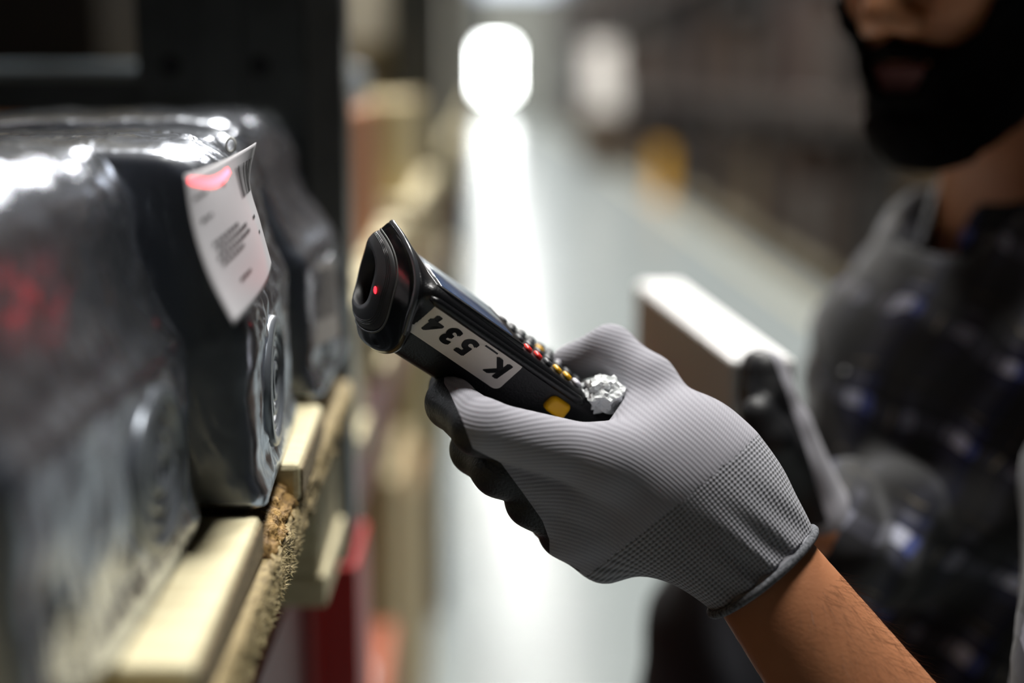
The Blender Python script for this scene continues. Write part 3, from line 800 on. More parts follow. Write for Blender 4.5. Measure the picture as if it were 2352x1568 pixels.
# sticker
def rrect(hl, hq, r, n=6):
    out = []
    for cx, cy, a0 in ((hl - r, hq - r, 0), (-hl + r, hq - r, 90), (-hl + r, -hq + r, 180), (hl - r, -hq + r, 270)):
        for i in range(n + 1):
            a = math.radians(a0 + 90 * i / n); out.append((cx + r * math.cos(a), cy + r * math.sin(a)))
    return out
def wall_patch(name, poly, off, m, parent, lc=0, qc=0, cuts=10):
    bm = bmesh.new(); vs_ = [bm.verts.new((x, y, 0)) for x, y in poly]; bm.faces.new(vs_)
    for i in range(1, cuts):
        ymin = min(p[1] for p in poly); ymax = max(p[1] for p in poly)
        yy = ymin + (ymax - ymin) * i / cuts
        bmesh.ops.bisect_plane(bm, geom=list(bm.verts) + list(bm.edges) + list(bm.faces), plane_co=(0, yy, 0), plane_no=(0, 1, 0))
    for i in range(1, cuts):
        xmin = min(p[0] for p in poly); xmax = max(p[0] for p in poly)
        xx = xmin + (xmax - xmin) * i / cuts
        bmesh.ops.bisect_plane(bm, geom=list(bm.verts) + list(bm.edges) + list(bm.faces), plane_co=(xx, 0, 0), plane_no=(1, 0, 0))
    for v in bm.verts: v.co = on_wall(v.co.x + lc, v.co.y + qc, off)
    return from_bm(name, bm, m, parent, True)
st = wall_patch('sticker', rrect(31.0, 11.2, 3.6), 0.35, mat('sticker_paper', (246, 238, 228), rough=0.45, var=0.06, vscale=60), SC)
tag(st, 'white sticker reading K_534')
M_let = mat('letter_black', (10, 10, 12), rough=0.45)
def glyph(ch, cx, size=15.2, qshift=0.0):
    cu = bpy.data.curves.new('letter', 'FONT'); cu.body = ch; cu.size = size; cu.align_x = 'CENTER'; cu.offset = 0.02 * size; cu.shear = 0.12
    ob = bpy.data.objects.new('tmp', cu); COL.objects.link(ob)
    dg = bpy.context.evaluated_depsgraph_get(); me = bpy.data.meshes.new_from_object(ob.evaluated_get(dg))
    bpy.data.objects.remove(ob, do_unlink=True)
    bm = bmesh.new(); bm.from_mesh(me); bpy.data.meshes.remove(me)
    base_ = bm.copy()
    for dx_, dy_ in ((0.045, 0), (-0.045, 0), (0, 0.03), (0, -0.03), (0.035, 0.025), (-0.035, -0.025)):
        b2 = base_.copy()
        bmesh.ops.translate(b2, verts=b2.verts, vec=(dx_ * size, dy_ * size, 0))
        me2 = bpy.data.meshes.new('t'); b2.to_mesh(me2); bm.from_mesh(me2); bpy.data.meshes.remove(me2); b2.free()
    base_.free()
    bmesh.ops.triangulate(bm, faces=bm.faces)
    for i in range(-6, 16):
        bmesh.ops.bisect_plane(bm, geom=list(bm.verts) + list(bm.edges) + list(bm.faces), plane_co=(0, i, 0), plane_no=(0, 1, 0))
    for v in bm.verts:
        v.co = on_wall(v.co.x * 0.92 + cx, 5.5 - v.co.y + qshift, 0.55)     # upside down on the device
    return from_bm('letter', bm, M_let, st)
for ch, cx in (('K', -22.8), ('5', -2.4), ('3', 8.0), ('4', 18.0)): glyph(ch, cx)
box_u = wall_patch('letter', [(-4, -0.5), (4, -0.5), (4, 0.5), (-4, 0.5)], 0.55, M_let, st, -12.2, 7.3, 3)
# clear tape over the sticker
# top side: screen, keypad, rail, side button
def top_box(name, l0, l1, s0, s1, u0, u1, m, parent=SC, bev=0.0006):
    bm = bmesh.new(); add_box(bm, (0, 0, 0), ((l1 - l0) * .001, (s1 - s0) * .001, (u1 - u0) * .001), bev=bev, seg=2)
    R = Matrix((dL, dS, dU)).transposed(); c = Dl((l0 + l1) / 2, (s0 + s1) / 2, (u0 + u1) / 2)
    for v in bm.verts: v.co = R @ v.co + c
    return from_bm(name, bm, m, parent, True)
top_box('screen_frame', -26, 30, -34, 34, 14, 17.2, M_blk)
top_box('screen', -20, 26, -29, 29, 16.6, 17.5, mat('screen_glass', (70, 84, 110), rough=0.08, spec=0.8))
kc = {'r': mat('key_red', (220, 46, 40), rough=0.4), 'y': mat('key_yellow', (214, 160, 20), rough=0.4), 'w': mat('key_white', (206, 204, 214), rough=0.4), 'g': mat('key_grey', (60, 62, 66), rough=0.45)}
lay = ['gggr', 'gggr', 'gggg', 'gygy', 'gggy', 'gwgw', 'gggg']
for i, row in enumerate(lay):
    for j, c in enumerate(row[::-1]):
        s = 27 - 17 * j; l = -31 - 6.6 * i
        top_box('key', l - 2.0, l + 2.0, s - 3.8, s + 3.8, 15, 17.6, kc[c], bev=0.0012)
tube('side_rail', [Dl(l, wall_s(l, 10.5) + 0.2, 10.5) for l in range(30, -72, -4)], [0.0012] + [0.0024] * 24 + [0.0012], M_blk, SC, 10)
c = on_wall(-60.5, 1.5, 0.0)
bm = bmesh.new(); add_box(bm, (0, 0, 0), (0.0125, 0.008, 0.0095), bev=0.0028, seg=3)
R = Matrix((dL, dS, dU)).transposed()
for v in bm.verts: v.co = R @ v.co + c
tag(from_bm('side_button', bm, mat('button_yellow', (255, 190, 10), rough=0.45), SC, True), 'yellow side button')
# laser beam: a thin fan from the window onto the tag
tgt = tagpt(0.32, 0.125); src = D(50, 0, -6)
ld = bpy.data.lights.new('laser_light', 'SPOT'); ld.energy = 44.0; ld.color = (1.0, 0.012, 0.03); ld.spot_size = math.radians(62); ld.spot_blend = 0.6; ld.shadow_soft_size = 0.0004
ld.use_nodes = True; nt = ld.node_tree; em = nt.nodes['Emission']
tcn = nt.nodes.new('ShaderNodeTexCoord'); sx_ = nt.nodes.new('ShaderNodeSeparateXYZ'); nt.links.new(tcn.outputs['Normal'], sx_.inputs[0])
zz_ = math_node(nt, 'ABSOLUTE', sx_.outputs[2])
ay = math_node(nt, 'ABSOLUTE', math_node(nt, 'DIVIDE', sx_.outputs[1], zz_)); ax = math_node(nt, 'ABSOLUTE', math_node(nt, 'DIVIDE', sx_.outputs[0], zz_))
fan = math_node(nt, 'MULTIPLY', math_node(nt, 'LESS_THAN', ay, 0.0045), math_node(nt, 'LESS_THAN', ax, 0.26))
nt.links.new(math_node(nt, 'ADD', fan, 0.0006), em.inputs['Strength'])      # scan line plus a little scatter from the window
lo = bpy.data.objects.new('laser_light', ld); link(lo, SC)
src = D(front_l(0, -6) - 1.0, 0, -6)
dirv = (tgt - src).normalized()
xx = (tagpt(0.75, 0.10) - tagpt(0.0, 0.07)); xx = (xx - dirv * xx.dot(dirv)).normalized(); zz = -dirv; yy = zz.cross(xx)
Mx = Matrix((xx, yy, zz)).transposed().to_4x4(); Mx.translation = src - SC.location
lo.matrix_local = Mx
# crumpled tape end on the tail
rnd = random.Random(8); bm = bmesh.new(); bmesh.ops.create_icosphere(bm, subdivisions=4, radius=1)
for v in bm.verts:
    k = 1 + 0.38 * mnoise.noise(v.co * 2.3 + Vector((3, 1, 4))) + 0.34 * abs(mnoise.noise(v.co * 4.0)) + 0.06 * abs(mnoise.noise(v.co * 8.0))
    q = v.co * k; v.co = (CR * q.x * 0.010 + CU * q.y * 0.0088 + CF * q.z * 0.011)
wt_ = from_bm('crumpled_tape', bm, mat('white_tape', (238, 242, 242), rough=0.6, bump=0.15, bscale=120), None, False)
wt_.location = P(1388, 905, 0.728); tag(wt_, 'crumpled white tape wad between the scanner keypad and the thumb', 'tape')

# ================================================================== PERSON
M_skin = mat('skin', (196, 138, 98), rough=0.5, var=0.16, vscale=9, col2=(172, 112, 76), bump=0.08, bscale=500)
M_skin.node_tree.nodes['Principled BSDF'].inputs['Subsurface Weight'].default_value = 0.12
M_skin.node_tree.nodes['Principled BSDF'].inputs['Subsurface Radius'].default_value = (0.01, 0.004, 0.002)
PER = thing('person', 'man in a dark plaid shirt and grey gloves, aiming the scanner at the packages', 'person', (0.42, 1.1, 0.0))
# ---- head frame
hf = Vector((-0.74, -0.60, -0.20)).normalized()
hl = Vector((0, 0, 1)).cross(hf).normalized(); hu = hf.cross(hl)
HEAD = P(2098, 352, 0.985) - (hf * 0.088 + hu * -0.122)
def H(x, y, z): return HEAD + hf * x + hl * y + hu * z
RH = np.array([tuple(hf), tuple(hl), tuple(hu)], dtype=np.float32).T
def head_sdf(X):
    d = sd_ell(X, H(-.012, 0, .045), (.098, .076, .086), RH)
    d = smin(d, sd_ell(X, H(.030, 0, -.030), (.062, .060, .092), RH), .03)
    for s in (-1, 1):
        d = smin(d, sd_cone(X, H(-.005, s * .052, -.055), H(.066, s * .016, -.104), .018, .018), .02)
        d = smin(d, sd_ell(X, H(.066, s * .036, -.014), (.020, .022, .020), RH), .015)
        d = smin(d, sd_cone(X, H(.082, s * .012, .030), H(.072, s * .044, .028), .008, .007), .010)
        d = np.maximum(d, -sd_ell(X, H(.094, s * .032, .008), (.012, .017, .012), RH)) if False else d
        d = smin(d, sd_ell(X, H(-.008, s * .080, -.002), (.020, .008, .032), RH), .006)
    d = smin(d, sd_ell(X, H(.074, 0, -.105), (.022, .026, .020), RH), .015)
    d = smin(d, sd_cone(X, H(.084, 0, .022), H(.113, 0, -.022), .009, .0135), .010)
    for s in (-1, 1): d = smin(d, sd_ell(X, H(.102, s * .015, -.030), (.012, .0095, .009), RH), .006)
    d = smin(d, sd_cone(X, H(.088, -.020, -.060), H(.088, .020, -.060), .007, .007), .008)
    d = smin(d, sd_cone(X, H(.092, -.012, -.062), H(.092, .012, -.062), .006, .006), .005)
    d = smin(d, sd_cone(X, H(.090, -.014, -.075), H(.090, .014, -.075), .007, .007), .005)
    return d
NB = HEAD + Vector((0.075, 0.055, -0.185))                 # base of the neck
tf = Vector((-0.955, -0.297, 0)).normalized(); tl = Vector((0, 0, 1)).cross(tf)
SHL = NB + tl * 0.175 + Vector((-0.02, 0, -0.055)); SHR = NB - tl * 0.15 + Vector((0.03, 0, -0.075))
WRL = P(1745, 1305, 0.700); ELL = P(2430, 2230, 0.672)
WRR = P(1868, 1215, 0.905); ELR = Vector((WRR.x + 0.17, WRR.y + 0.17, WRR.z - 0.07))
RT = np.array([tuple(tf), tuple(tl), (0, 0, 1)], dtype=np.float32).T
hair_n = cw(0.8, -0.55, 0.2)
armn = cw(0, 0, 1)
def arm_l(X):
    mid = WRL.lerp(ELL, 0.62)
    d = sd_cone(X, WRL.lerp(ELL, -0.10), mid, .0262, .0400, armn, 1.28)
    d = smin(d, sd_cone(X, mid, ELL, .0395, .040, armn, 1.1), .02)
    d = smin(d, sd_cone(X, ELL, SHL, .040, .052), .03)
    return d
def body_sdf(X):
    d = head_sdf(X)
    d = smin(d, sd_cone(X, H(-.02, 0, -.05), NB + Vector((0.0, 0.0, 0.0)), .055, .062), .025)
    d = smin(d, sd_ell(X, NB + tf * 0.0 + Vector((0, 0, -.17)), (.095, .155, .19), RT), .05)
    d = smin(d, arm_l(X), .02)
    d = smin(d, sd_cone(X, SHR, ELR, .050, .040), .03)
    d = smin(d, sd_cone(X, ELR, WRR, .038, .027), .02)
    return d
lo_, hi_ = bounds([H(.13, 0, 0), H(-.12, .09, .14), H(-.1, -.09, .14), SHL, SHR, ELL, WRL, WRR, ELR, NB + Vector((.12, .1, -.36))], 0.07)
def loc(Vv): return Vv - np.array(tuple(PER.location))
V, F = surface_nets(body_sdf, lo_, hi_, 0.0048)
mesh('body', loc(V), F, M_skin, PER, True)
# beard, moustache, hair as shells over the head
M_hair = mat('dark_hair', (9, 7, 7), rough=0.8, spec=0.05, bump=0.8, bscale=380)
def wob(X, s, a): return a * (np.sin(X[:, 0] * s + 1.3) * np.sin(X[:, 1] * s * 1.1) * np.sin(X[:, 2] * s * .9 + .4))
def loc_h(X):
    q = (X - arr(HEAD)) @ RH
    return q
def beard_sdf(X):
    q = loc_h(X); d = head_sdf(X) - 0.0105 - wob(X, 260, .0022)
    top = np.interp(np.abs(q[:, 1]), [0, .014, .022, .034, .05, .075], [-.0795, -.080, -.066, -.052, -.044, -.006])
    reg = np.maximum(q[:, 2] - top, -(q[:, 0] + 0.0)) 
    return np.maximum(d, smin(reg, reg, .01))
def lips_sdf(X):
    d = sd_cone(X, H(.0935, -.016, -.0625), H(.0935, .016, -.0625), .0058, .0058)
    return smin(d, sd_cone(X, H(.0915, -.016, -.0745), H(.0915, .016, -.0745), .0072, .0072), .003)
def mous_sdf(X):
    q = loc_h(X); d = sd_cone(X, H(.101, .0, -.0475), H(.084, .034, -.056), .0075, .006)
    d = smin(d, sd_cone(X, H(.101, .0, -.0475), H(.084, -.034, -.056), .0075, .006), .004)
    for s in (-1, 1): d = smin(d, sd_cone(X, H(.084, s * .034, -.056), H(.078, s * .036, -.082), .0065, .007), .005)
    return d - wob(X, 300, .0012)
def hair_sdf(X):
    q = loc_h(X); d = head_sdf(X) - 0.014 - wob(X, 160, .004)
    line = np.interp(q[:, 0], [-.12, -.03, .02, .06, .1], [-.05, -.03, .03, .075, .085])
    return np.maximum(d, line - q[:, 2])
hb = bounds([H(.13, .1, -.15), H(-.13, -.1, .16), H(.13, -.1, .15), H(-.12, .1, -.15)], 0.05)
for nm, fn in (('beard', beard_sdf), ('moustache', mous_sdf), ('hair', hair_sdf)):
    V, F = surface_nets(fn, hb[0], hb[1], 0.0035); mesh(nm, loc(V), F, M_hair, PER, True)
V, F = surface_nets(lips_sdf, hb[0], hb[1], 0.0025); mesh('lips', loc(V), F, mat('lip_skin', (96, 50, 46), rough=0.5), PER, True)
for s in (-1, 1):
    bm = bmesh.new(); bmesh.ops.create_uvsphere(bm, u_segments=16, v_segments=10, radius=0.0125)
    ey = from_bm('eye', bm, mat('eye_white', (220, 216, 208), rough=0.2), PER, True); ey.location = H(.0735, s * .031, .008) - PER.location
    bm = bmesh.new(); bmesh.ops.create_uvsphere(bm, u_segments=12, v_segments=8, radius=0.006)
    ir = from_bm('iris', bm, mat('iris_brown', (50, 30, 18), rough=0.2), ey, True); ir.location = hf * 0.0068 + hu * -0.0030
    bm = bmesh.new(); bmesh.ops.create_uvsphere(bm, u_segments=24, v_segments=16, radius=0.0138)
    kill = [v for v in bm.verts if -0.0062 < v.co.dot(hu) < -0.0012 and v.co.dot(hf) > 0.0]
    bmesh.ops.delete(bm, geom=kill, context='VERTS')
    lid = from_bm('eyelid', bm, M_skin, PER, True); lid.location = H(.0735, s * .031, .008) - PER.location
    tube('eyebrow', [H(.090, s * .012, .034) - PER.location, H(.087, s * .032, .041) - PER.location, H(.072, s * .050, .034) - PER.location], [.003, .005, .002], M_hair, PER, 6)

# ---- plaid shirt
def plaid():
    m, nt, b = nodes_of('plaid_cloth')
    tc = nt.nodes.new('ShaderNodeTexCoord')
    n0 = nt.nodes.new('ShaderNodeTexNoise'); n0.inputs['Scale'].default_value = 9; n0.inputs['Detail'].default_value = 2
    nt.links.new(tc.outputs['Object'], n0.inputs['Vector'])
    vm = nt.nodes.new('ShaderNodeVectorMath'); vm.operation = 'MULTIPLY_ADD'
    nt.links.new(n0.outputs['Color'], vm.inputs[0]); vm.inputs[1].default_value = (.05, .05, .05)
    nt.links.new(tc.outputs['Object'], vm.inputs[2])
    def coord(d, f):
        dp = nt.nodes.new('ShaderNodeVectorMath'); dp.operation = 'DOT_PRODUCT'; nt.links.new(vm.outputs[0], dp.inputs[0]); dp.inputs[1].default_value = tuple(d)
        return math_node(nt, 'FRACT', math_node(nt, 'MULTIPLY', dp.outputs['Value'], f))
    def ramp(x, stops):
        r = nt.nodes.new('ShaderNodeValToRGB'); r.color_ramp.interpolation = 'CONSTANT'
        for i, (p, c) in enumerate(stops):
            e = r.color_ramp.elements[i] if i < 2 else r.color_ramp.elements.new(p)
            e.position = p; e.color = lin(c)
        nt.links.new(x, r.inputs[0]); return r.outputs[0]
    k, nv, gy, wh, bl, ye = (58, 58, 66), (70, 72, 92), (128, 128, 136), (242, 244, 255), (96, 110, 178), (150, 138, 104)
    A = ramp(coord(cw(0.45, 0.89, 0.1), 15.0), [(0, k), (.30, nv), (.46, wh), (.62, nv), (.74, gy), (.80, k), (.90, ye), (.92, k)])
    B = ramp(coord(cw(0.89, -0.45, 0.3), 13.0), [(0, k), (.26, gy), (.36, wh), (.50, bl), (.60, k), (.76, ye), (.78, k), (.88, gy)])
    mx = nt.nodes.new('ShaderNodeMix'); mx.data_type = 'RGBA'; mx.blend_type = 'MULTIPLY'; mx.inputs[0].default_value = 1.0
    nt.links.new(A, mx.inputs['A']); nt.links.new(B, mx.inputs['B'])
    sc_ = nt.nodes.new('ShaderNodeVectorMath'); sc_.operation = 'SCALE'; sc_.inputs['Scale'].default_value = 0.95; nt.links.new(mx.outputs['Result'], sc_.inputs[0])
    nt.links.new(sc_.outputs[0], b.inputs['Base Color']); b.inputs['Roughness'].default_value = 0.85
    b.inputs['Sheen Weight'].default_value = 0.15
    return m
M_plaid = plaid()
CH = NB + tf * 0.030 + Vector((0, 0, -0.20))
BE = NB + tf * 0.055 + Vector((0, 0, -0.43))
def shirt_sdf(X):
    d = sd_ell(X, CH, (.130, .185, .215), RT)
    d = smin(d, sd_ell(X, BE, (.140, .175, .22), RT), .06)
    d = smin(d, sd_cone(X, NB + Vector((0, 0, -.02)), SHL, .060, .066), .05)
    d = smin(d, sd_cone(X, NB + Vector((0, 0, -.02)), SHR, .056, .058), .05)
    d = smin(d, sd_cone(X, SHL, ELL.lerp(SHL, 0.16), .068, .052), .03)
    d = smin(d, sd_cone(X, SHR, ELR, .060, .056), .03)
    d = smin(d, sd_cone(X, ELR, WRR.lerp(ELR, 0.12), .056, .044), .03)
    w_ = .006 * np.sin(X[:, 2] * 46 + X[:, 0] * 34 + 2 * np.sin(X[:, 1] * 21)) + .004 * np.sin(X[:, 0] * 90 - X[:, 2] * 60 + X[:, 1] * 30)
    d = d + w_
    # open neck, cut hem and cuffs
    d = np.maximum(d, -sd_cone(X, NB + Vector((-.02, 0, -.06)), NB + Vector((-.07, -.05, .12)), .062, .085))
    d = np.maximum(d, (NB.z - 0.60) - X[:, 2])
    return d
sb = bounds([CH + tf * .2 + tl * .25, CH - tf * .2 - tl * .25, CH + tf * .2 - tl * .25, SHL, SHR, ELL, ELR, WRR, NB + Vector((0, 0, -.62)), NB + Vector((0, 0, .05))], 0.08)
V, F = surface_nets(shirt_sdf, sb[0], sb[1], 0.008)
SH = mesh('shirt', loc(V), F, M_plaid, PER, True)
def flap(name, pts, m, parent, th=0.004):
    n = int(len(pts) / 2); o = mesh(name, [p - PER.location for p in pts], [(2 * i, 2 * i + 1, 2 * i + 3, 2 * i + 2) for i in range(n - 1)], m, parent, True)
    md = o.modifiers.new('t', 'SOLIDIFY'); md.thickness = th; md.offset = 0
    md2 = o.modifiers.new('s', 'SUBSURF'); md2.levels = 2; md2.render_levels = 2
    return o
for s in (1, -1):
    rim = []
    for i in range(6):
        a = math.radians(12 + 150 * i / 5) * s
        d = tf * math.cos(a) + tl * math.sin(a)
        base = NB + d * 0.070 + Vector((0, 0, 0.018 - 0.030 * math.cos(a)))
        rim += [base + d * 0.004 + Vector((0, 0, .026)), base + d * (0.018 if i else 0.024) + Vector((0, 0, -.030 if i else -.048))]
    flap('collar', rim, M_plaid, SH)
M_btn = mat('shirt_button', (40, 40, 44), rough=0.3)
for i in range(4):
    z = -0.10 - 0.085 * i
    p = CH + tf * (.130 if i < 3 else .14) + Vector((0, 0, 0.20 + z - 0.02))
    bm = bmesh.new(); bmesh.ops.create_cone(bm, cap_ends=True, segments=14, radius1=.0055, radius2=.005, depth=.003, matrix=Matrix.Translation(p - PER.location) @ tf.to_track_quat('Z', 'Y').to_matrix().to_4x4())
    from_bm('button', bm, M_btn, SH)
# ---- trousers and shoes
M_trs = mat('dark_trousers', (22, 24, 32), rough=0.8, bump=0.2, bscale=400)
HP = Vector((0.315, 1.13, 0.90))
def trs_sdf(X):
    d = sd_ell(X, HP + Vector((0, 0, 0.09)), (.185, .185, .19), RT)
    for s, fx in ((1, .02), (-1, -.05)):
        hip = HP + tl * (s * .085) + Vector((0, 0, -.02)); kn = Vector((HP.x + fx - .03, HP.y, .48)) + tl * (s * .10); an = Vector((HP.x + fx + .04, HP.y, .09)) + tl * (s * .11)
        d = smin(d, sd_cone(X, hip, kn, .095, .068), .04); d = smin(d, sd_cone(X, kn, an, .068, .056), .03)
    d = d + .004 * np.sin(X[:, 2] * 60 + X[:, 0] * 30)
    return np.maximum(np.maximum(d, X[:, 2] - 1.155), .05 - X[:, 2])
V, F = surface_nets(trs_sdf, HP + Vector((-.28, -.30, -.90)), HP + Vector((.28, .30, .32)), 0.012)
mesh('trousers', loc(V), F, M_trs, PER, True)
M_shoe = mat('work_boot', (30, 26, 24), rough=0.6)
for s, fx in ((1, .02), (-1, -.05)):
    an = Vector((HP.x + fx + .04, HP.y, .06)) + tl * (s * .11)
    def shoe(X, an=an):
        d = sd_cone(X, an + Vector((0, 0, -.005)), an + tf * .15 + Vector((0, 0, -.02)), .045, .036, Vector((0, 0, 1)), 1.1)
        d = smin(d, sd_cone(X, an, an + Vector((0, 0, .05)), .05, .05), .03)
        return np.maximum(d, 0.002 - X[:, 2])
    V, F = surface_nets(shoe, an + Vector((-.26, -.16, -.07)), an + Vector((.12, .12, .13)), 0.008); mesh('boot', loc(V), F, M_shoe, PER, True)

# ================================================================== LEFT GLOVE (the one holding the scanner)
def knit(name, c1, c2, kind):
    m, nt, b = nodes_of(name)
    ar = nt.nodes.new('ShaderNodeAttribute'); ar.attribute_name = 'rib'
    at = nt.nodes.new('ShaderNodeAttribute'); at.attribute_name = 'along'
    r = ar.outputs['Fac']; t = at.outputs['Fac']
    if kind == 'hand':
        s1 = math_node(nt, 'SINE', math_node(nt, 'MULTIPLY', r, 2 * math.pi / 0.00195))
        s2 = math_node(nt, 'SINE', math_node(nt, 'MULTIPLY', t, 2 * math.pi / 0.0011))
        h = math_node(nt, 'MULTIPLY_ADD', s2, 0.22, s1)
    else:
        s1 = math_node(nt, 'SINE', math_node(nt, 'MULTIPLY', r, 2 * math.pi / 0.0022))
        s2 = math_node(nt, 'SINE', math_node(nt, 'MULTIPLY', t, 2 * math.pi / 0.0020))
        h = math_node(nt, 'MULTIPLY_ADD', s2, 0.9, s1)
    rp = nt.nodes.new('ShaderNodeMapRange'); rp.inputs['From Min'].default_value = -1.6; rp.inputs['From Max'].default_value = 0.6
    nt.links.new(h, rp.inputs['Value'])
    mx = nt.nodes.new('ShaderNodeMix'); mx.data_type = 'RGBA'; mx.inputs['A'].default_value = lin(c2); mx.inputs['B'].default_value = lin(c1)
    nt.links.new(rp.outputs[0], mx.inputs['Factor']); nt.links.new(mx.outputs['Result'], b.inputs['Base Color'])
    bp = nt.nodes.new('ShaderNodeBump'); bp.inputs['Strength'].default_value = 0.20 if kind == 'hand' else 0.40; bp.inputs['Distance'].default_value = 0.0006
    nt.links.new(h, bp.inputs['Height']); nt.links.new(bp.outputs[0], b.inputs['Normal'])
    b.inputs['Roughness'].default_value = 0.9; b.inputs['Sheen Weight'].default_value = 0.2; b.inputs['Specular IOR Level'].default_value = 0.2
    return m
M_knit = knit('glove_knit', (162, 161, 169), (146, 145, 153), 'hand')
M_cuff = knit('glove_cuff_rib', (162, 162, 169), (106, 108, 113), 'cuff')
M_coat = mat('glove_coating', (13, 14, 18), rough=0.5, bump=0.3, bscale=700)
vw = -CF                                                    # towards the viewer
j = dict(
    imcp=(1405, 1060, .690), ipip=(1102, 980, .680), idip=(1036, 926, .712), itip=(1030, 888, .738),
    mmcp=(1350, 1140, .706), mpip=(1150, 1075, .699), mdip=(1093, 1032, .722), mtip=(1110, 985, .742),
    rmcp=(1340, 1210, .712), rpip=(1225, 1148, .706), rdip=(1205, 1108, .718), rtip=(1210, 1060, .740),
    pmcp=(1390, 1262, .720), ppip=(1295, 1222, .714), pdip=(1265, 1190, .728), ptip=(1285, 1150, .745),
    tcmc=(1575, 1020, .722), tmcp=(1490, 878, .738), tip_=(1402, 802, .752), ttip=(1308, 836, .764),
    wr=(1640, 1165, .708))
J = {k: P(*v) for k, v in j.items()}
prims = []
def pr(a, b, r1, r2, kind, flat=None, k=1.0): prims.append((J[a] if isinstance(a, str) else a, J[b] if isinstance(b, str) else b, r1, r2, kind, flat, k))
pr('imcp', 'ipip', .0155, .0130, 'f'); pr('ipip', 'idip', .0136, .0122, 'c'); pr('idip', 'itip', .0122, .0105, 'c')
pr('mmcp', 'mpip', .0160, .0138, 'f'); pr('mpip', 'mdip', .0136, .0122, 'c'); pr('mdip', 'mtip', .0122, .0105, 'c')
pr('rmcp', 'rpip', .0155, .0132, 'f'); pr('rpip', 'rdip', .0132, .0118, 'c'); pr('rdip', 'rtip', .0118, .0102, 'c')
pr('pmcp', 'ppip', .0140, .0118, 'f'); pr('ppip', 'pdip', .0116, .0105, 'c'); pr('pdip', 'ptip', .0105, .0092, 'c')
pr('tcmc', 'tmcp', .0200, .0140, 'f'); pr('tmcp', 'tip_', .0138, .0122, 'f'); pr('tip_', 'ttip', .0124, .0102, 'f')
pr('wr', 'imcp', .0290, .0180, 'p', vw, 1.15); pr('wr', 'mmcp', .0290, .0165, 'p', vw, 1.1); pr('wr', 'rmcp', .0280, .0160, 'p', vw, 1.1); pr('wr', 'pmcp', .0260, .0160, 'p', vw, 1.1)
pr('wr', 'tcmc', .0290, .0240, 'p', vw, 1.1); pr('tcmc', 'imcp', .0190, .0150, 'p'); pr('tmcp', 'imcp', .0070, .0100, 'p')
WE = P(1752, 1312, 0.700)
pr(P(1590, 1118, .706), WE, .0400, .0318, 'w', vw, 1.30)
def hand_parts(X):
    return [sd_cone(X, a, b, r1, r2, fl, k) for a, b, r1, r2, kd, fl, k in prims]
fing = [[0, 1, 2], [3, 4, 5], [6, 7, 8], [9, 10, 11], [12, 13, 14]]
CUFDIR = (WE - P(1590, 1118, .706)).normalized()
def glove_sdf(X):
    D_ = hand_parts(X)
    d = None
    for ch in fing:
        c = D_[ch[0]]
        for q in ch[1:]: c = smin(c, D_[q], .005)
        d = c if d is None else smin(d, c, .002)
    pm = D_[15]
    for q in range(16, 22): pm = smin(pm, D_[q], .008)
    d = smin(d, pm, .008)
    d = smin(d, D_[22], .020)
    # creases between thumb root and wrist
    p = X - arr(J['wr']); a = p @ arr(cw(-0.66, 0.75, 0)); b = p @ arr(cw(0.75, 0.66, 0))
    w_ = np.exp(-((a + .03) / .025) ** 2) * np.exp(-((b - .0) / .03) ** 2)
    d = d + w_ * .0016 * np.sin(b * 420 + a * 60)
    d = np.maximum(d, (X - arr(WE)) @ arr(CUFDIR))
    return d
lo_, hi_ = bounds(list(J.values()) + [WE], 0.05)
V, F = surface_nets(glove_sdf, lo_, hi_, 0.0016)
# fields: along the arm (for the cuff), ribs across the hand
ca = (V - np.array(tuple(WE))) @ np.array(tuple(CUFDIR))
cx_, cy_ = CUFDIR.cross(vw).normalized(), vw
ang = np.arctan2((V - np.array(tuple(WE))) @ np.array(tuple(cy_)), (V - np.array(tuple(WE))) @ np.array(tuple(cx_)))
def signed_across(V):
    """distance across a bent centre line running wrist -> index knuckle -> index tip, seen from the back of the hand"""
    line = [P(1830, 1330, .70), J['wr'], P(1500, 1040, .70), P(1400, 985, .69), P(1250, 962, .69), J['ipip'], P(940, 900, .69)]
    p2 = lambda q: np.array([q.dot(CR), q.dot(CU)])
    L = [p2(q) for q in line]
    Q = np.stack([V @ np.array(tuple(CR)), V @ np.array(tuple(CU))], axis=1)
    # smooth weights instead of nearest segment: soft-min over distances
    num = np.zeros(len(V)); den = np.zeros(len(V)); na = np.zeros(len(V)); s0 = 0
    for a, b in zip(L, L[1:]):
        ab = b - a; ln_ = np.linalg.norm(ab); u = ab / ln_
        t = np.clip((Q - a) @ u, 0, ln_); off = Q - a - t[:, None] * u
        dist = np.linalg.norm(off, axis=1); sg = (Q - a) @ np.array([-u[1], u[0]])
        w_ = np.exp(-dist / .016) + 1e-9
        num += w_ * sg; na += w_ * (s0 + (Q - a) @ u); den += w_; s0 += ln_
    return num / den, na / den
rib, along = signed_across(V)
depth = (V - np.array(tuple(J['wr']))) @ np.array(tuple(-vw))
rib = rib + depth * 0.12
parts_d = np.stack(hand_parts(V.astype(np.float32)), axis=1)
near = parts_d.argmin(axis=1)
def project(V):
    R = V - np.array(tuple(CAM)); z = R @ np.array(tuple(CF))
    return 1176 + FPX * (R @ np.array(tuple(CR))) / z, 784 - FPX * (R @ np.array(tuple(CU))) / z, z
pu, pv, pz = project(V)
seam_u = np.interp(pv, [880, 900, 960, 1030, 1062, 1130, 1195, 1240], [1020, 1032, 1060, 1086, 1150, 1200, 1246, 1262])
isc = np.isin(near, [i for i, q in enumerate(prims) if q[4] == 'c'])
seamf = (seam_u - pu)
coat = (isc & (pz > 0.716))
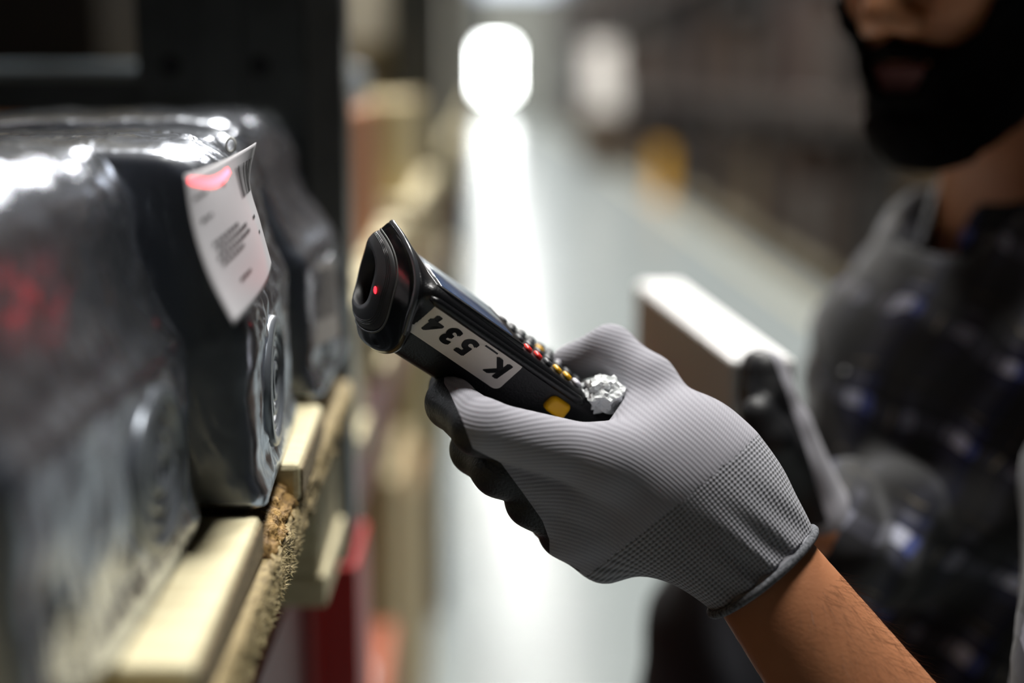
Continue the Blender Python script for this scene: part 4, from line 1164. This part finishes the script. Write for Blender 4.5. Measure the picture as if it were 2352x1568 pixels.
# coating climbs a little onto the palm side of the finger roots
fr_ = np.isin(near, [0, 3, 6, 9]); coat |= fr_ & (pz > 0.712)
pal = np.isin(near, list(range(15, 22))); coat |= pal & (depth > 0.022)
cuffstart = -float((WE - P(1592, 1115, .706)).length) * 0.98
skew = (V - np.array(tuple(WE))) @ np.array(tuple(cx_))
iscuff = ca > (cuffstart + 0.0)
fc = lambda flag: flag[F].sum(axis=1) >= 2
cf = fc(iscuff); co_ = fc(coat) & ~cf
GL = bpy.data.objects.new('glove', None); link(GL, PER); GL.location = J['wr'] - PER.location
tag(GL, 'grey knit work glove with black dipped fingers, holding the scanner')
off = np.array(tuple(J['wr']))
A_hand = {'rib': rib, 'along': along}; A_cuff = {'rib': ang * 0.030, 'along': ca}
def clip(V, F, fld, keep_pos, at):
    """cut a surface exactly along fld = 0 and return one side"""
    sg = fld if keep_pos else -fld
    V = [tuple(v) for v in V]; at = {k: list(a) for k, a in at.items()}; out = []; cache = {}
    pos = sg > 0
    cnt = pos[F].sum(axis=1)
    for f in F[cnt == 4]: out.append(tuple(f))
    for f in F[(cnt > 0) & (cnt < 4)]:
        poly = []
        for i in range(4):
            a, b = int(f[i]), int(f[(i + 1) % 4])
            if pos[a]: poly.append(a)
            if pos[a] != pos[b]:
                key = (min(a, b), max(a, b))
                if key not in cache:
                    t = sg[a] / (sg[a] - sg[b]); cache[key] = len(V)
                    V.append(tuple(V[a][k] + t * (V[b][k] - V[a][k]) for k in range(3)))
                    for k in at: at[k].append(at[k][a] + t * (at[k][b] - at[k][a]))
                poly.append(cache[key])
        if len(poly) > 2: out.append(tuple(poly))
    used = sorted({i for f in out for i in f}); mp_ = {i: n for n, i in enumerate(used)}
    return [V[i] for i in used], [tuple(mp_[i] for i in f) for f in out], {k: [a[i] for i in used] for k, a in at.items()}
ok = ~cf & ~co_
v1, f1, a1 = clip(V - off, F[ok], seamf, False, A_hand); mesh('glove_back', v1, f1, M_knit, GL, True, a1)
v1, f1, a1 = clip(V - off, F[~cf & ~co_], seamf, True, A_hand)
v2, f2 = (V - off), F[co_]
used = np.unique(f2); mp_ = {int(i): len(v1) + n for n, i in enumerate(used)}
v1 = v1 + [tuple(v2[i]) for i in used]; f1 = f1 + [tuple(mp_[int(i)] for i in f) for f in f2]
mesh('finger_coating', v1, f1, M_coat, GL, True)
split_mesh('glove_cuff', V - off, F, cf, M_cuff, GL, A_cuff)
# overlocked edge of the cuff
edge = []
for i in range(64):
    a = 2 * math.pi * i / 64; d = cx_ * math.cos(a) + cy_ * math.sin(a)
    lo2, hi2 = 0.01, 0.06
    for _ in range(22):
        mid = (lo2 + hi2) / 2; q = WE - CUFDIR * 0.002 + d * mid
        if min(prims[22] and [float(sd_cone(np.array([tuple(q)], dtype=np.float32), *prims[22][:4], prims[22][5], prims[22][6])[0])]) < 0: lo2 = mid
        else: hi2 = mid
    edge.append(WE + d * (lo2 + .0006) - J['wr'])
tube('cuff_edge', edge, 0.0022, mat('cuff_edge_thread', (122, 124, 130), rough=0.9, var=0.5, vscale=700, col2=(60, 62, 66)), GL, 8, True)
ins = [[p * 1.0 for p in edge], [(p - (WE - J['wr'])) * 0.93 + (WE - J['wr']) - CUFDIR * 0.004 for p in edge]]
V2, F2 = loft_data(ins, False); mesh('cuff_lining', V2, F2, M_cuff, GL, True, attrs={'rib': np.zeros(len(V2)), 'along': np.zeros(len(V2))})
# hair on the forearm
rnd = random.Random(21); V = []; F = []
axis = (ELL - WRL).normalized(); sx = axis.cross(vw).normalized(); sy = sx.cross(axis)
sy = sy if sy.dot(vw) > 0 else -sy
for i in range(900):
    t = rnd.uniform(0.10, 0.60); a = math.radians(rnd.gauss(25, 30))
    sgn = 1 if sx.dot(CR) > 0 else -1
    d = sx * (sgn * math.cos(a)) + sy * math.sin(a)
    c0 = WRL.lerp(ELL, t); lo2, hi2 = 0.005, 0.08
    q0 = np.array([tuple(c0 + d * 0.001 * k) for k in range(10, 60)], dtype=np.float32)
    dd = arm_l(q0); k = int(np.argmax(dd > 0)); base = c0 + d * (0.001 * (10 + k) - float(dd[k]))
    L = rnd.uniform(.007, .015); dirh = (axis * rnd.uniform(.5, 1.1) + d * .35 + vw.cross(axis) * rnd.uniform(-.5, .5)).normalized()
    w_ = dirh.cross(vw).normalized() * 0.00004; n0 = len(V)
    m1 = base + dirh * L * .5 + d * L * .06
    V += [base - w_ - PER.location, base + w_ - PER.location, m1 - w_ * .8 - PER.location, m1 + w_ * .8 - PER.location, base + dirh * L - PER.location]
    F += [(n0, n0 + 1, n0 + 3, n0 + 2), (n0 + 2, n0 + 3, n0 + 4)]
tag(mesh('arm_hair', V, F, mat('arm_hair', (66, 42, 26), rough=0.5), PER), kind='stuff')

# ================================================================== RIGHT GLOVE and the white carton it steadies
K = {}
for k, (dd, r) in enumerate(((0.0, .0135), (0.020, .014), (0.040, .014), (0.058, .012))):
    z = dd
    K['m%d' % k] = P(1800, 985, .885) + CF * z; K['p%d' % k] = P(1768, 905, .88) + CF * z; K['t%d' % k] = P(1760, 846 + (6, 0, 4, 22)[k], .88) + CF * z
K['w'] = P(1866, 1200, .905)
pr2 = []
for k, r in enumerate((.0150, .0150, .0145, .013)):
    pr2 += [(K['w'].lerp(K['m%d' % k], .15), K['m%d' % k], .024, r + .003), (K['m%d' % k], K['p%d' % k], r + .001, r), (K['p%d' % k], K['t%d' % k], r, r - .002)]
pr2.append((P(1850, 1120, .90), P(1775, 1010, .862), .018, .013)); pr2.append((P(1775, 1010, .862), P(1742, 950, .860), .013, .011))
pr2.append((K['w'], P(1900, 1265, .92), .027, .027))
def rg_sdf(X):
    d = None
    for q in pr2:
        c = sd_cone(X, *q); d = c if d is None else smin(d, c, .005)
    return d
lo_, hi_ = bounds([p for q in pr2 for p in q[:2]], 0.04)
V, F = surface_nets(rg_sdf, lo_, hi_, 0.0028)
# palm side (towards the carton) is coated black
mid = np.array(tuple(P(1792, 985, .885))); axd = (K['w'] - K['t0']).normalized()
nrm = axd.cross(CF).normalized(); nrm = nrm if nrm.dot(CR) < 0 else -nrm
side = (V - np.array(tuple(K['m0']))) @ np.array(tuple(nrm)) 
coat = side > -0.006
cf = (V - np.array(tuple(K['w']))) @ np.array(tuple(axd)) > -0.008
fl = lambda a: a[F].sum(axis=1) >= 2
G2 = bpy.data.objects.new('glove', None); link(G2, PER); G2.location = K['w'] - PER.location
tag(G2, 'grey work glove with black palm, blurred, steadying the white carton')
off = np.array(tuple(K['w']))
rib2 = (V - off) @ np.array(tuple(nrm)); al2 = (V - off) @ np.array(tuple(axd))
A2 = {'rib': rib2, 'along': al2}
v1, f1, a1 = clip(V - off, F[~fl(cf)], side + 0.006, False, A2); mesh('glove_back', v1, f1, M_knit, G2, True, a1)
v1, f1, a1 = clip(V - off, F[~fl(cf)], side + 0.006, True, A2); mesh('palm_coating', v1, f1, M_coat, G2, True)
split_mesh('glove_cuff', V - off, F, fl(cf), M_cuff, G2, A2)
# carton: level top running away from the camera
a_ = P(1756, 826, .905); b_ = P(1514, 650, 1.25); b_.z = a_.z
dy = (b_ - a_); Lc = dy.length; dy.normalize(); dx = Vector((dy.y, -dy.x, 0)); hc = 0.155; wc = 0.042
WC = thing('white_carton', 'narrow white carton held in the far gloved hand behind the scanner', 'carton', (a_ + b_) / 2 - Vector((0, 0, hc)))
Rm = Matrix((dx, dy, Vector((0, 0, 1)))).transposed()
bm = bmesh.new(); add_box(bm, (0, 0, hc / 2), (wc, Lc, hc), bev=0.003, seg=2)
for v in bm.verts: v.co = Rm @ v.co
from_bm('carton_body', bm, mat('white_card', (232, 232, 230), rough=0.4), WC)
bm = bmesh.new(); add_box(bm, (0, 0, hc + 0.0006), (wc - 0.006, Lc - 0.006, 0.0012), bev=0.0004)
for v in bm.verts: v.co = Rm @ v.co
from_bm('lid', bm, mat('white_card_lid', (238, 238, 238), rough=0.35), WC)
